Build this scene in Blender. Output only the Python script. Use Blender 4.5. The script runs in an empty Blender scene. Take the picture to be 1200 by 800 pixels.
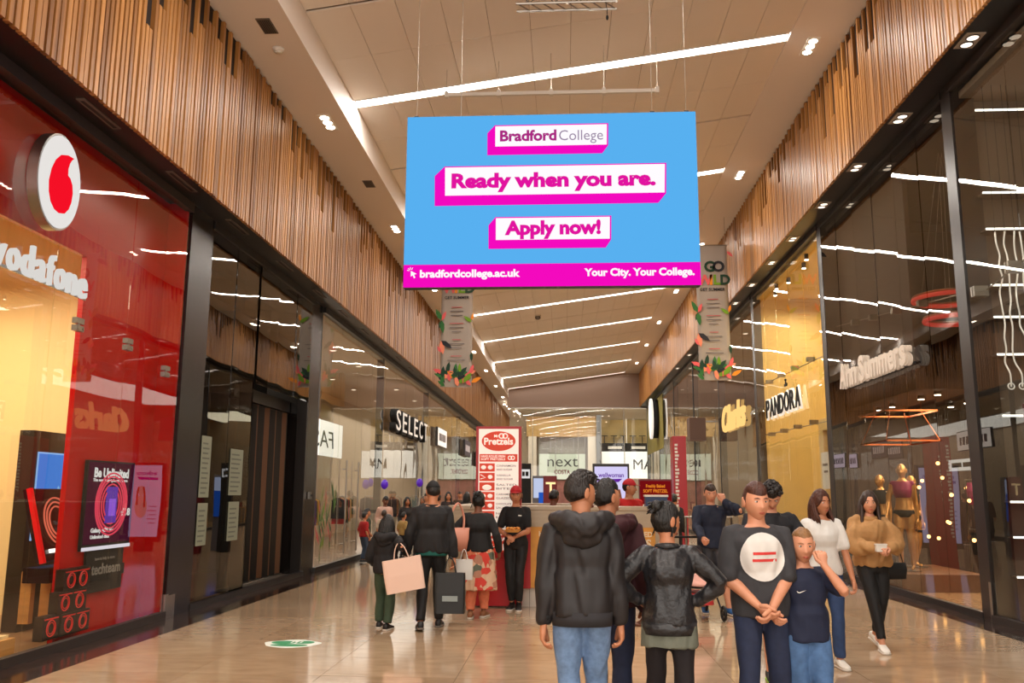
import bpy, bmesh, math, random
import numpy as np
from math import sin, cos, pi, radians, sqrt
from mathutils import Vector, Matrix
from mathutils.bvhtree import BVHTree

C = bpy.context.scene.collection
SC = bpy.context.scene
rnd = random.Random(7)

def lin(c):
    return tuple((v/255/12.92 if v/255 <= .04045 else ((v/255+.055)/1.055)**2.4) for v in c)

# ------------------------------------------------------------------ camera
F_PX = 1030.0
yv = Vector((62., -179., F_PX)).normalized()          # corridor direction seen from the camera
zv = Vector((31., 5951., F_PX)); zv = (zv-yv*zv.dot(yv)).normalized()
xv = -yv.cross(zv)
if xv.x < 0: xv = -xv
cam = bpy.data.cameras.new('camera'); camo = bpy.data.objects.new('camera', cam); C.objects.link(camo)
cam.sensor_width = 36; cam.lens = F_PX*36/1200; cam.clip_end = 300; cam.clip_start = .05
right = Vector((xv.x, yv.x, zv.x)); up = Vector((xv.y, yv.y, zv.y)); fwd = Vector((xv.z, yv.z, zv.z))
M = Matrix(((right.x, up.x, -fwd.x, 0), (right.y, up.y, -fwd.y, 0), (right.z, up.z, -fwd.z, 1.6), (0, 0, 0, 1)))
camo.matrix_world = M
SC.camera = camo

# ------------------------------------------------------------------ world, exposure
w = bpy.data.worlds.new('world'); SC.world = w; w.use_nodes = True
w.node_tree.nodes['Background'].inputs[0].default_value = (1.0, .91, .82, 1)
w.node_tree.nodes['Background'].inputs[1].default_value = 1.8
SC.view_settings.view_transform = 'Standard'; SC.view_settings.look = 'None'
SC.view_settings.gamma = 1; SC.view_settings.use_curve_mapping = False
SC.view_settings.exposure = 0.6
cy = SC.cycles
cy.max_bounces = 8; cy.diffuse_bounces = 4; cy.glossy_bounces = 4; cy.transmission_bounces = 4
cy.transparent_max_bounces = 24; cy.sample_clamp_indirect = 4.0; cy.sample_clamp_direct = 0
cy.caustics_reflective = False; cy.caustics_refractive = False
cy.use_denoising = True

def area(name, loc, size, power, col=(1, .86, .7), rot=(0, 0, 0), sy=None, spread=pi):
    l = bpy.data.lights.new(name, 'AREA'); l.energy = power; l.color = col
    l.shape = 'RECTANGLE'; l.size = size; l.size_y = sy or size; l.spread = spread
    o = bpy.data.objects.new(name, l); C.objects.link(o); o.location = loc; o.rotation_euler = rot
    return o
WARM = (1, .80, .60); NEUT = (1, .93, .85)
STRIP_Y = [-3.8, 2.4, 8.6, 14.9, 21.5, 27.9, 34.3, 40.4, 46.9, 53.3, 59.0]
TILT = math.atan2(9.72-8.6, 7.85)
for y in STRIP_Y[:-1]:                                    # light of the ceiling strips
    area('strip_lamp', (.135, y, 9.155), 7.7, 230, NEUT, (0, -TILT, 0), .24)
area('atrium_daylight', (2, 72, 11.8), 14, 1500, (1, .97, .92), (0, 0, 0), 20)
# shop lamps (inside each unit, under its ceiling)
area('shop_lamp_red_shop', (-7.2, 8.6, 4.4), 2.5, 190, (1, .80, .55), (0, 0, 0), 3.5)
area('shop_lamp_dark_shop', (-7.4, 14.5, 4.2), 2, 16, WARM, (0, 0, 0), 3)
area('shop_lamp_select', (-7.6, 25, 4.8), 3, 200, NEUT, (0, 0, 0), 12)
area('shop_lamp_select_far', (-7.6, 42, 4.8), 3, 220, NEUT, (0, 0, 0), 16)
area('shop_lamp_near_right', (8, 9.5, 5.6), 3, 40, NEUT, (0, 0, 0), 4)
area('shop_lamp_lingerie', (7.6, 15.6, 3.2), 2.6, 330, WARM, (0, 0, 0), 5)
area('shop_lamp_jeweller', (6.7, 22, 6.9), 1.2, 190, (1, .84, .58), (0, 0, 0), 6)
area('shop_lamp_right_far', (7.8, 34, 5.6), 3, 170, NEUT, (0, 0, 0), 12)
area('shop_lamp_right_end', (7.8, 50, 5.6), 3, 170, (1, .86, .62), (0, 0, 0), 12)

# ------------------------------------------------------------------ materials
MATS = {}
def mat(name, col, rough=.5, metal=0, noise=0, nscale=8, spec=.5, emit=0, bump=0, bscale=60, stretch=None, coat=0, rgb=False, ecol=None):
    if name in MATS: return MATS[name]
    m = bpy.data.materials.new(name); m.use_nodes = True; MATS[name] = m
    nt = m.node_tree; b = nt.nodes['Principled BSDF']
    col = tuple(255*(max(q, 1)/255)**1.17 for q in col)
    c = col if rgb else lin(col)
    b.inputs['Base Color'].default_value = (*c, 1); b.inputs['Roughness'].default_value = rough
    b.inputs['Metallic'].default_value = metal; b.inputs['Specular IOR Level'].default_value = spec
    b.inputs['Coat Weight'].default_value = coat
    if emit:
        b.inputs['Emission Color'].default_value = (*(lin(ecol) if ecol else c), 1); b.inputs['Emission Strength'].default_value = emit
    if noise or bump:
        tc = nt.nodes.new('ShaderNodeTexCoord'); mp = nt.nodes.new('ShaderNodeMapping'); nt.links.new(tc.outputs['Object'], mp.inputs[0])
        if stretch: mp.inputs['Scale'].default_value = stretch
    if noise:
        n = nt.nodes.new('ShaderNodeTexNoise'); n.inputs['Scale'].default_value = nscale; n.inputs['Detail'].default_value = 5
        nt.links.new(mp.outputs[0], n.inputs[0])
        mr = nt.nodes.new('ShaderNodeMapRange'); mr.inputs[1].default_value = .3; mr.inputs[2].default_value = .7
        mr.inputs[3].default_value = 1-noise; mr.inputs[4].default_value = 1+noise
        nt.links.new(n.outputs[0], mr.inputs[0])
        mx = nt.nodes.new('ShaderNodeMix'); mx.data_type = 'RGBA'; mx.blend_type = 'MULTIPLY'; mx.inputs[0].default_value = 1
        mx.inputs[6].default_value = (*c, 1); nt.links.new(mr.outputs[0], mx.inputs[7]); nt.links.new(mx.outputs[2], b.inputs['Base Color'])
    if bump:
        n2 = nt.nodes.new('ShaderNodeTexNoise'); n2.inputs['Scale'].default_value = bscale; nt.links.new(mp.outputs[0], n2.inputs[0])
        bp = nt.nodes.new('ShaderNodeBump'); bp.inputs['Strength'].default_value = bump; bp.inputs['Distance'].default_value = .02
        nt.links.new(n2.outputs[0], bp.inputs['Height']); nt.links.new(bp.outputs[0], b.inputs['Normal'])
    return m
def glow(name, col, s=1.0):
    if name in MATS: return MATS[name]
    if s <= 1.3: s *= .66                                # screens: on the exposure above
    m = bpy.data.materials.new(name); m.use_nodes = True; MATS[name] = m
    nt = m.node_tree; nt.nodes.clear(); e = nt.nodes.new('ShaderNodeEmission'); o = nt.nodes.new('ShaderNodeOutputMaterial')
    e.inputs[0].default_value = (*lin(col), 1); e.inputs[1].default_value = s; nt.links.new(e.outputs[0], o.inputs[0]); return m
def glass_mat(name, tint, base=.06, wob=.02):
    m = bpy.data.materials.new(name); m.use_nodes = True; MATS[name] = m
    nt = m.node_tree; nt.nodes.clear(); N = nt.nodes.new; L = nt.links.new
    o = N('ShaderNodeOutputMaterial'); mx = N('ShaderNodeMixShader'); t = N('ShaderNodeBsdfTransparent'); g = N('ShaderNodeBsdfGlossy')
    t.inputs[0].default_value = (*tint, 1); g.inputs[0].default_value = (1, 1, 1, 1); g.inputs['Roughness'].default_value = 0.0
    lw = N('ShaderNodeLayerWeight'); lw.inputs[0].default_value = .5
    p = N('ShaderNodeMath'); p.operation = 'POWER'; p.inputs[1].default_value = 4.6; L(lw.outputs['Facing'], p.inputs[0])
    a = N('ShaderNodeMath'); a.operation = 'MULTIPLY_ADD'; a.inputs[1].default_value = 1-base; a.inputs[2].default_value = base; L(p.outputs[0], a.inputs[0])
    ge = N('ShaderNodeNewGeometry'); iv = N('ShaderNodeMath'); iv.operation = 'SUBTRACT'; iv.inputs[0].default_value = 1; L(ge.outputs['Backfacing'], iv.inputs[1])
    ml = N('ShaderNodeMath'); ml.operation = 'MULTIPLY'; L(a.outputs[0], ml.inputs[0]); L(iv.outputs[0], ml.inputs[1])
    L(ml.outputs[0], mx.inputs[0]); L(t.outputs[0], mx.inputs[1]); L(g.outputs[0], mx.inputs[2]); L(mx.outputs[0], o.inputs[0])
    tc = N('ShaderNodeTexCoord'); n = N('ShaderNodeTexNoise'); n.inputs['Scale'].default_value = .55; n.inputs['Detail'].default_value = 1; L(tc.outputs['Object'], n.inputs[0])
    b = N('ShaderNodeBump'); b.inputs['Strength'].default_value = .35; b.inputs['Distance'].default_value = wob; L(n.outputs[0], b.inputs['Height'])
    L(b.outputs[0], g.inputs['Normal'])
    return m
GLASS = glass_mat('shop_glass', (.95, .965, .94), .075)
GLASS_SMOKE = glass_mat('smoked_glass', (.80, .78, .74), .05)
GLASS_DARK = glass_mat('tinted_glass', (.55, .53, .48), .12)

ORD = ('first', 'second', 'third', 'fourth', 'fifth', 'sixth', 'seventh', 'eighth', 'ninth', 'tenth', 'eleventh', 'twelfth', 'thirteenth', 'fourteenth')
# ------------------------------------------------------------------ mesh helpers
class MB:
    def __init__(s): s.v = []; s.f = []; s.m = []
    def add(s, vs, fs, mi=0):
        b = len(s.v); s.v += [tuple(v) for v in vs]; s.f += [tuple(i+b for i in f) for f in fs]; s.m += [mi]*len(fs); return s
    def box(s, c, d, R=None, mi=0):
        hx, hy, hz = d[0]/2, d[1]/2, d[2]/2
        vs = [Vector((x, y, z)) for x in (-hx, hx) for y in (-hy, hy) for z in (-hz, hz)]
        if R is not None: vs = [R @ v for v in vs]
        c = Vector(c); vs = [v+c for v in vs]
        return s.add(vs, [(0, 1, 3, 2), (4, 6, 7, 5), (0, 4, 5, 1), (2, 3, 7, 6), (0, 2, 6, 4), (1, 5, 7, 3)], mi)
    def b2(s, a, b, mi=0):
        return s.box([(a[i]+b[i])/2 for i in range(3)], [abs(b[i]-a[i]) for i in range(3)], mi=mi)
    def loft(s, secs, n=16, mi=0, cap=True, sup=1.0):
        """secs: (centre, u, v) half axes"""
        vs = []; fs = []
        for c, u, v in secs:
            c = Vector(c); u = Vector(u); v = Vector(v)
            for i in range(n):
                a = 2*pi*i/n; ca, sa = cos(a), sin(a)
                if sup != 1: ca = math.copysign(abs(ca)**sup, ca); sa = math.copysign(abs(sa)**sup, sa)
                vs.append(c+u*ca+v*sa)
        k = len(secs)
        for j in range(k-1):
            for i in range(n):
                a = j*n+i; b = j*n+(i+1) % n
                fs.append((a, b, b+n, a+n))
        if cap:
            vs.append(Vector(secs[0][0])); vs.append(Vector(secs[-1][0])); q = k*n
            for i in range(n):
                fs.append(((i+1) % n, i, q)); fs.append(((k-1)*n+i, (k-1)*n+(i+1) % n, q+1))
        return s.add(vs, fs, mi)
    def tube(s, pts, rs, n=10, mi=0, dome=True, smooth=0, flat=1.0, ref=None):
        pts = [Vector(p) for p in pts]
        if not hasattr(rs, '__len__'): rs = [rs]*len(pts)
        rs = list(rs)
        if smooth and len(pts) > 2:
            P = []; R = []
            for i in range(len(pts)-1):
                p0 = pts[max(i-1, 0)]; p1 = pts[i]; p2 = pts[i+1]; p3 = pts[min(i+2, len(pts)-1)]
                for k in range(smooth):
                    t = k/smooth
                    P.append(.5*((2*p1)+(p2-p0)*t+(2*p0-5*p1+4*p2-p3)*t*t+(3*p1-p0-3*p2+p3)*t**3)); R.append(rs[i]*(1-t)+rs[i+1]*t)
            P.append(pts[-1]); R.append(rs[-1]); pts, rs = P, R
        secs = []; last = None
        for i, p in enumerate(pts):
            d = (pts[min(i+1, len(pts)-1)]-pts[max(i-1, 0)])
            d = d.normalized() if d.length > 1e-9 else Vector((0, 0, 1))
            if last is None:
                r0 = Vector(ref) if ref is not None else (Vector((1, 0, 0)) if abs(d.x) < .8 else Vector((0, 1, 0)))
            else: r0 = last
            u = (r0-d*r0.dot(d)).normalized(); last = u; v = d.cross(u)
            if dome and i == 0:
                for a in (.25, .7): secs.append((p-d*rs[0]*(1-a*.9)*.8, u*rs[0]*sqrt(1-(1-a)**2), v*rs[0]*sqrt(1-(1-a)**2)*flat))
            secs.append((p, u*rs[i], v*rs[i]*flat))
            if dome and i == len(pts)-1:
                for a in (.7, .25): secs.append((p+d*rs[i]*(1-a*.9)*.8, u*rs[i]*sqrt(1-(1-a)**2), v*rs[i]*sqrt(1-(1-a)**2)*flat))
        return s.loft(secs, n, mi)
    def cyl(s, a, b, r, r2=None, n=16, mi=0):
        return s.tube([a, b], [r, r if r2 is None else r2], n, mi, dome=False)
    def sphere(s, c, r, nu=16, nv=10, mi=0):
        r = r if hasattr(r, '__len__') else (r, r, r); c = Vector(c)
        vs = [c+Vector((0, 0, -r[2]))]; fs = []
        for j in range(1, nv):
            ph = -pi/2+pi*j/nv
            for i in range(nu):
                a = 2*pi*i/nu; vs.append(c+Vector((r[0]*cos(ph)*cos(a), r[1]*cos(ph)*sin(a), r[2]*sin(ph))))
        vs.append(c+Vector((0, 0, r[2]))); t = len(vs)-1
        for i in range(nu):
            k = (i+1) % nu
            fs.append((0, 1+k, 1+i)); fs.append((t, t-nu+i, t-nu+k))
            for j in range(nv-2):
                a = 1+j*nu
                fs.append((a+i, a+k, a+nu+k, a+nu+i))
        return s.add(vs, fs, mi)
    def prism(s, poly, z0, z1, f=lambda x, y, z: (x, y, z), mi=0):
        n = len(poly)
        vs = [f(x, y, z0) for x, y in poly]+[f(x, y, z1) for x, y in poly]
        fs = [tuple(range(n))[::-1], tuple(range(n, 2*n))]+[(i, (i+1) % n, n+(i+1) % n, n+i) for i in range(n)]
        return s.add(vs, fs, mi)
    def torus(s, c, u, v, R, r, n=32, k=8, mi=0):
        c = Vector(c); u = Vector(u).normalized(); v = Vector(v).normalized(); w_ = u.cross(v)
        vs = []; fs = []
        for i in range(n):
            a = 2*pi*i/n; d = u*cos(a)+v*sin(a)
            for j in range(k):
                b = 2*pi*j/k; vs.append(c+d*(R+r*cos(b))+w_*r*sin(b))
        for i in range(n):
            for j in range(k):
                fs.append((i*k+j, ((i+1) % n)*k+j, ((i+1) % n)*k+(j+1) % k, i*k+(j+1) % k))
        return s.add(vs, fs, mi)
    def mesh(s, name, smooth=False):
        me = bpy.data.meshes.new(name); me.from_pydata(s.v, [], s.f)
        if any(s.m): me.polygons.foreach_set('material_index', s.m)
        if smooth: me.polygons.foreach_set('use_smooth', [True]*len(s.f))
        me.update(); return me
    def obj(s, name, m, parent=None, smooth=False, fixn=True, bevel=0):
        me = s.mesh(name, smooth)
        if fixn:
            bm = bmesh.new(); bm.from_mesh(me); bmesh.ops.recalc_face_normals(bm, faces=bm.faces); bm.to_mesh(me); bm.free()
        return link(name, me, m, parent, bevel)
def link(name, me, m, parent=None, bevel=0):
    if m is not None and not me.materials:
        for q in (m if isinstance(m, (list, tuple)) else [m]): me.materials.append(q)
    o = bpy.data.objects.new(name, me); C.objects.link(o)
    if parent: o.parent = parent
    if bevel:
        b = o.modifiers.new('b', 'BEVEL'); b.width = bevel; b.segments = 2; b.limit_method = 'ANGLE'
    return o
def thing(name, label, cat, loc=(0, 0, 0), rz=0, group=None):
    o = bpy.data.objects.new(name, None); C.objects.link(o); o.location = loc; o.rotation_euler = (0, 0, rz)
    o['label'] = label; o['category'] = cat
    if group: o['group'] = group
    return o
def tag(o, label, cat, group=None):
    o['label'] = label; o['category'] = cat
    if group: o['group'] = group
    return o
def struct(o): o['kind'] = 'structure'; return o
def dup(root, loc=None, rz=None, label=None, group=None):
    r = root.copy(); C.objects.link(r)
    if loc is not None: r.location = loc
    if rz is not None: r.rotation_euler = (0, 0, rz)
    if label: r['label'] = label
    if group: r['group'] = group
    for ch in list(root.children):
        c = ch.copy(); C.objects.link(c); c.parent = r
        for g in ch.children:
            d = g.copy(); C.objects.link(d); d.parent = c
    return r

# lettering as real thin meshes; frame: origin, right vector, up vector
def text_mesh(s, size=1, bold=0, extrude=.01, align='LEFT', shear=0, width=None, spacing=1.0, lines=1.0):
    cu = bpy.data.curves.new('t', 'FONT'); cu.body = s; cu.size = size; cu.offset = bold*size; cu.extrude = extrude
    cu.align_x = align; cu.shear = shear; cu.space_character = spacing; cu.space_line = lines; cu.resolution_u = 3
    o = bpy.data.objects.new('t', cu); me = bpy.data.meshes.new_from_object(o)
    bpy.data.objects.remove(o); bpy.data.curves.remove(cu)
    if width and len(me.vertices):
        xs = [v.co.x for v in me.vertices]; w0, w1 = min(xs), max(xs); k = width/(w1-w0)
        for v in me.vertices: v.co.x = (v.co.x-(w0 if align == 'LEFT' else 0))*k
    return me
def frame(o, r, u):
    r = Vector(r).normalized(); u = Vector(u).normalized(); n = r.cross(u)
    return Matrix(((r.x, u.x, n.x, o[0]), (r.y, u.y, n.y, o[1]), (r.z, u.z, n.z, o[2]), (0, 0, 0, 1)))
def text(name, s, m, parent, o, r=(1, 0, 0), u=(0, 0, 1), **k):
    me = text_mesh(s, **k); me.transform(frame(o, r, u))
    return link(name, me, m, parent)
# ================================================================== setting
def wood_mat(name, c1, c2):
    m = bpy.data.materials.new(name); m.use_nodes = True; MATS[name] = m; nt = m.node_tree; N = nt.nodes.new; L = nt.links.new
    b = nt.nodes['Principled BSDF']; b.inputs['Roughness'].default_value = .42; b.inputs['Specular IOR Level'].default_value = .4
    g = N('ShaderNodeNewGeometry'); mp = N('ShaderNodeMapping'); mp.inputs['Scale'].default_value = (5, 9.7, .35); L(g.outputs['Position'], mp.inputs[0])
    n = N('ShaderNodeTexNoise'); n.inputs['Scale'].default_value = 1; n.inputs['Detail'].default_value = 3; L(mp.outputs[0], n.inputs[0])
    oi = N('ShaderNodeObjectInfo'); a = N('ShaderNodeMath'); a.operation = 'MULTIPLY_ADD'; a.inputs[1].default_value = .30; L(oi.outputs['Random'], a.inputs[0]); L(n.outputs[0], a.inputs[2])
    r = N('ShaderNodeMapRange'); r.inputs[1].default_value = .30; r.inputs[2].default_value = .88; L(a.outputs[0], r.inputs[0])
    mx = N('ShaderNodeMix'); mx.data_type = 'RGBA'; mx.inputs[6].default_value = (*lin(c1), 1); mx.inputs[7].default_value = (*lin(c2), 1)
    L(r.outputs[0], mx.inputs[0]); L(mx.outputs[2], b.inputs['Base Color']); return m
WOOD = wood_mat('oak_slats', (104, 62, 26), (186, 130, 70))
def stone_mat(name, c1, c2, rough, scale, vein=0, vc=(0, 0, 0)):
    m = bpy.data.materials.new(name); m.use_nodes = True; MATS[name] = m; nt = m.node_tree; N = nt.nodes.new; L = nt.links.new
    b = nt.nodes['Principled BSDF']; b.inputs['Roughness'].default_value = rough; b.inputs['Specular IOR Level'].default_value = .6
    g = N('ShaderNodeNewGeometry'); oi = N('ShaderNodeObjectInfo'); n = N('ShaderNodeTexNoise'); n.inputs['Scale'].default_value = scale; n.inputs['Detail'].default_value = 8
    mp = N('ShaderNodeMapping'); mp.inputs['Scale'].default_value = (1, 2.2, 1); L(g.outputs['Position'], mp.inputs[0]); L(mp.outputs[0], n.inputs[0])
    a = N('ShaderNodeMath'); a.operation = 'MULTIPLY_ADD'; a.inputs[1].default_value = .3; L(oi.outputs['Random'], a.inputs[0]); L(n.outputs[0], a.inputs[2])
    r = N('ShaderNodeMapRange'); r.inputs[1].default_value = .4; r.inputs[2].default_value = .9; L(a.outputs[0], r.inputs[0])
    mx = N('ShaderNodeMix'); mx.data_type = 'RGBA'; mx.inputs[6].default_value = (*lin(c1), 1); mx.inputs[7].default_value = (*lin(c2), 1); L(r.outputs[0], mx.inputs[0])
    out = mx.outputs[2]
    if vein:
        n2 = N('ShaderNodeTexNoise'); n2.inputs['Scale'].default_value = scale*.8; n2.inputs['Detail'].default_value = 10; n2.inputs['Distortion'].default_value = 1.5; L(g.outputs['Position'], n2.inputs[0])
        c = N('ShaderNodeValToRGB'); e = c.color_ramp.elements; e[0].position = .47; e[0].color = (0, 0, 0, 1); e[1].position = .5; e[1].color = (1, 1, 1, 1); x = c.color_ramp.elements.new(.53); x.color = (0, 0, 0, 1)
        L(n2.outputs[0], c.inputs[0]); m2 = N('ShaderNodeMix'); m2.data_type = 'RGBA'; m2.inputs[7].default_value = (*lin(vc), 1); L(out, m2.inputs[6])
        q = N('ShaderNodeMath'); q.operation = 'MULTIPLY'; q.inputs[1].default_value = vein; L(c.outputs[0], q.inputs[0]); L(q.outputs[0], m2.inputs[0]); out = m2.outputs[2]
    L(out, b.inputs['Base Color'])
    n3 = N('ShaderNodeTexNoise'); n3.inputs['Scale'].default_value = 1.7; L(g.outputs['Position'], n3.inputs[0])
    bp = N('ShaderNodeBump'); bp.inputs['Strength'].default_value = .05; bp.inputs['Distance'].default_value = .01; L(n3.outputs[0], bp.inputs['Height']); L(bp.outputs[0], b.inputs['Normal'])
    return m
FLOOR = stone_mat('beige_marble', (160, 133, 105), (182, 156, 127), .09, 3.2)
DMARB = stone_mat('dark_marble', (22, 13, 11), (44, 27, 21), .12, 5, .3, (120, 92, 75))
CEIL = mat('ceiling_panel_paint', (244, 236, 226), .55, noise=.02, nscale=.7)
BAND = mat('ceiling_band_paint', (240, 232, 224), .6)
DARK = mat('dark_bronze', (38, 32, 29), .35, spec=.5)
BLACK = mat('black_backing', (12, 10, 9), .8)
BRONZE = mat('bronze_post', (58, 47, 42), .5)
STEEL = mat('brushed_steel', (170, 165, 158), .3, metal=1)
WHITE = mat('white_paint', (232, 228, 220), .5)
CREAM = mat('cream_wall', (236, 214, 168), .6)
GROUT = mat('grout', (110, 92, 74), .6)
LAMP = glow('lamp_lens', (255, 238, 214), 14)
STRIP = glow('strip_diffuser', (255, 246, 238), 7)

XL, XR = -5.17, 5.55          # glass lines
WL, WR = -4.65, 5.0           # timber fascias
Y0, YE = -6.0, 59.5
ZSL, ZSR = 5.55, 7.43         # soffits
ZTL, ZTR = 8.07, 9.70         # tops of the timber
# floor: sub-base, near tiles as pieces, far slab
fl = struct(MB().b2((-10, Y0, -.3), (11, 96, -.012)).obj('floor', GROUT))
TX, TY = 1.2, .9
tile = MB().b2((0, 0, -.02), (TX-.006, TY-.006, 0)).mesh('tile'); tile.materials.append(FLOOR)
FX0, FX1 = -4.6, 5.1
nx = 8; tx = (FX1-FX0)/nx
for j in range(20):
    for i in range(nx):
        o = bpy.data.objects.new('tile', tile); C.objects.link(o); o.parent = fl
        o.location = (FX0+i*tx, 5.4+j*TY, 0); o.scale = ((tx-.004)/(TX-.006), 1, 1)
yf = 5.4+20*TY
MB().b2((FX0, yf, -.02), (FX1, 95, 0)).b2((FX0, Y0, -.02), (FX1, 5.4-.006, 0)).obj('far_paving', FLOOR, fl)
bt = MB().b2((0, 0, -.02), (1, .894, 0)).mesh('border_tile'); bt.materials.append(DMARB)
for s, (a, b) in enumerate(((XL-.05, FX0-.005), (FX1+.005, XR+.05))):
    for j in range(24):
        o = bpy.data.objects.new('border_tile', bt); C.objects.link(o); o.parent = fl
        o.location = (a, 5.4+j*.9, 0); o.scale = (b-a, 1, 1)
    MB().b2((a, 5.4+24*.9, -.02), (b, 60, 0)).b2((a, Y0, -.02), (b, 5.39, 0)).obj('border_paving', DMARB, fl)
MB().b2((-9.6, Y0, -.015), (XL-.055, 60, .005)).obj('shop_floor', mat('shop_floor_left', (150, 120, 92), .3, noise=.06), fl)
MB().b2((XR+.055, Y0, -.015), (10.4, 60, .005)).obj('shop_floor', mat('shop_floor_right', (168, 138, 104), .25, noise=.06), fl)

# ceiling: tilted field of panels between two bands
CX0, CX1 = -3.79, 4.06
CZ0, CZ1 = 8.60, 9.72
sl = (CZ1-CZ0)/(CX1-CX0)
ce = MB()
f_ = lambda x, y, z: (x, z, y)
ce.prism([(CX0, CZ0+.05), (CX1, CZ1+.05), (CX1, CZ1+.5), (CX0, CZ0+.5)], Y0, YE+.4, lambda x, y, z: (x, z, y))
ceo = struct(ce.obj('ceiling', mat('ceiling_void', (186, 166, 148), .8)))
npx = 12; pw = (CX1-CX0)/npx
bays = []
for k in range(len(STRIP_Y)-1):
    y0, y1 = STRIP_Y[k]+.155, STRIP_Y[k+1]-.155; ym = (y0+y1)/2
    for a, b in ((y0, ym-.035), (ym+.035, y1)):
        h = (b-a)/2
        bays += [(a, a+h-.008), (a+h+.0, b)]
bays += [(YE-.45, YE)]
bays = [q for q in bays if q[1]-q[0] > .2]
def panel_mb(mb, i, a, b):
    x0 = CX0+i*pw+.004; x1 = CX0+(i+1)*pw-.004
    z = lambda x: CZ0+(x-CX0)*sl
    mb.prism([(x0, z(x0)), (x1, z(x1)), (x1, z(x1)+.03), (x0, z(x0)+.03)], a, b, lambda x, y, zz: (x, zz, y)); return mb
unit = panel_mb(MB(), 0, 0, 1).mesh('ceiling_panel'); unit.materials.append(CEIL)
near = [q for q in bays if q[1] > 9.0]; cnt = 0; rest = MB()
for a, b in near+[q for q in bays if q[1] <= 9.0]:
    for i in range(npx):
        if cnt < 300:
            o = bpy.data.objects.new('ceiling_panel', unit); C.objects.link(o); o.parent = ceo
            o.location = (i*pw, a, i*pw*sl+rnd.uniform(-.002, .002)); o.scale = (1, b-a, 1)
        else: panel_mb(rest, i, a, b)
        cnt += 1
o = rest.obj('distant_ceiling_panels', CEIL, ceo); o['kind'] = 'stuff'
# bands
struct(MB().b2((WL-.15, Y0, ZTL), (CX0, 76, ZTL+.06)).b2((CX0-.03, Y0, ZTL+.06), (CX0, YE, CZ0+.1)).b2((CX0-.03, YE, ZTL+.06), (CX0, 76, ZTL+.2)).obj('trim_1', BAND))
struct(MB().b2((CX1, Y0, ZTR), (WR+.2, YE+.3, ZTR+.06)).b2((CX1, Y0, ZTR+.06), (CX1+.03, YE, CZ1+.1)).obj('trim_2', BAND))
# strip lights as things
for k, y in enumerate(STRIP_Y):
    t = thing('strip_light', 'white linear strip light recessed across the sloping ceiling', 'ceiling light', (0, y, 0), 0, 'linear strip lights crossing the ceiling')
    z = lambda x: CZ0+(x-CX0)*sl
    x0, x1 = CX0+.02, CX1-.02
    MB().prism([(x0, z(x0)+.035), (x1, z(x1)+.035), (x1, z(x1)+.05), (x0, z(x0)+.05)], -.125, .125, lambda x, yy, zz: (x, zz, yy)).obj('diffuser', STRIP, t)
    MB().prism([(x0, z(x0)-.01), (x1, z(x1)-.01), (x1, z(x1)+.06), (x0, z(x0)+.06)], .125, .15, lambda x, yy, zz: (x, zz, yy)).prism([(x0, z(x0)-.01), (x1, z(x1)-.01), (x1, z(x1)+.06), (x0, z(x0)+.06)], -.15, -.125, lambda x, yy, zz: (x, zz, yy)).obj('housing', WHITE, t)
    t['label'] = ['nothing', 'x', 'x', 'bright white strip light across the ceiling above the big screen, nearest one in full view', 'second strip light, its right end showing beside the big screen', 'third strip light, hidden behind the big screen', 'fourth strip light, first one seen below the big screen', 'fifth strip light from the camera, next behind the one below the screen', 'sixth strip light, in the middle of the far ceiling', 'seventh strip light, next to last before the far bulkhead', 'last strip light, tight against the far end bulkhead'][k]
    if k < 3: t['label'] = '%s ceiling strip light overhead, outside the picture, seen only in the shop glass' % ('rearmost', 'middle', 'foremost')[k]
# downlights: triple lamps in the bands
def triple(x, y, z):
    t = bpy.data.objects.new('downlight', None)
    C.objects.link(t); t.location = (x, y, z)
    MB().b2((-.11, -.32, -.015), (.11, .32, .02)).obj('frame', WHITE, t)
    for q in (-.2, 0, .2):
        MB().cyl((0, q, -.022), (0, q, -.014), .075).obj('lens', LAMP, t)
    return t
p0 = None
for side, xx, zz, ys in (('left', -4.16, ZTL, (2, 8.2, 14.45, 20.8, 27.26, 33.6, 39.95, 46.2, 52.9, 59.1)), ('right', 4.52, ZTR, (2.4, 8.8, 15.22, 21.8, 28.3, 34.9, 41.4, 47.9, 54.6))):
    for n_, y in enumerate(ys):
        if p0 is None: p0 = t = triple(xx, y, zz)
        else: t = dup(p0, (xx, y, zz))
        tag(t, '%s triple spot downlight from the camera in the pale %s ceiling band' % (ORD[n_], side), 'downlight', 'triple downlights in the %s ceiling band' % side)
GR = mat('grille_grey', (120, 108, 98), .5)
vent0 = None
for n_, (x, y) in enumerate(((-4.15, 11.2), (-4.12, 17.6), (-4.12, 24.0), (-4.1, 30.4))):
    t = thing('air_vent', ['small grey air vent in the left ceiling band, nearest the camera', 'second small grey vent along the left ceiling band', 'third grey vent along the left ceiling band', 'fourth grey vent along the left ceiling band'][n_], 'vent', (x, y, ZTL), 0, 'vents in the left ceiling band')
    MB().b2((-.1, -.2, -.012), (.1, .2, .01)).obj('frame', GR, t)
    for q in range(6): MB().box((-.07+q*.028, 0, -.016), (.012, .34, .012)).obj('slat', mat('grille_dark', (70, 60, 54), .6), t)
t = thing('smoke_detector', 'round white smoke detector beside the nearest vent in the left band', 'smoke detector', (-4.2, 11.85, ZTL))
MB().cyl((0, 0, -.05), (0, 0, .0), .07, .09, 20).obj('body', WHITE, t, True); MB().cyl((0, 0, -.065), (0, 0, -.05), .035, .05, 16).obj('sensor', WHITE, t, True)

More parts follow.
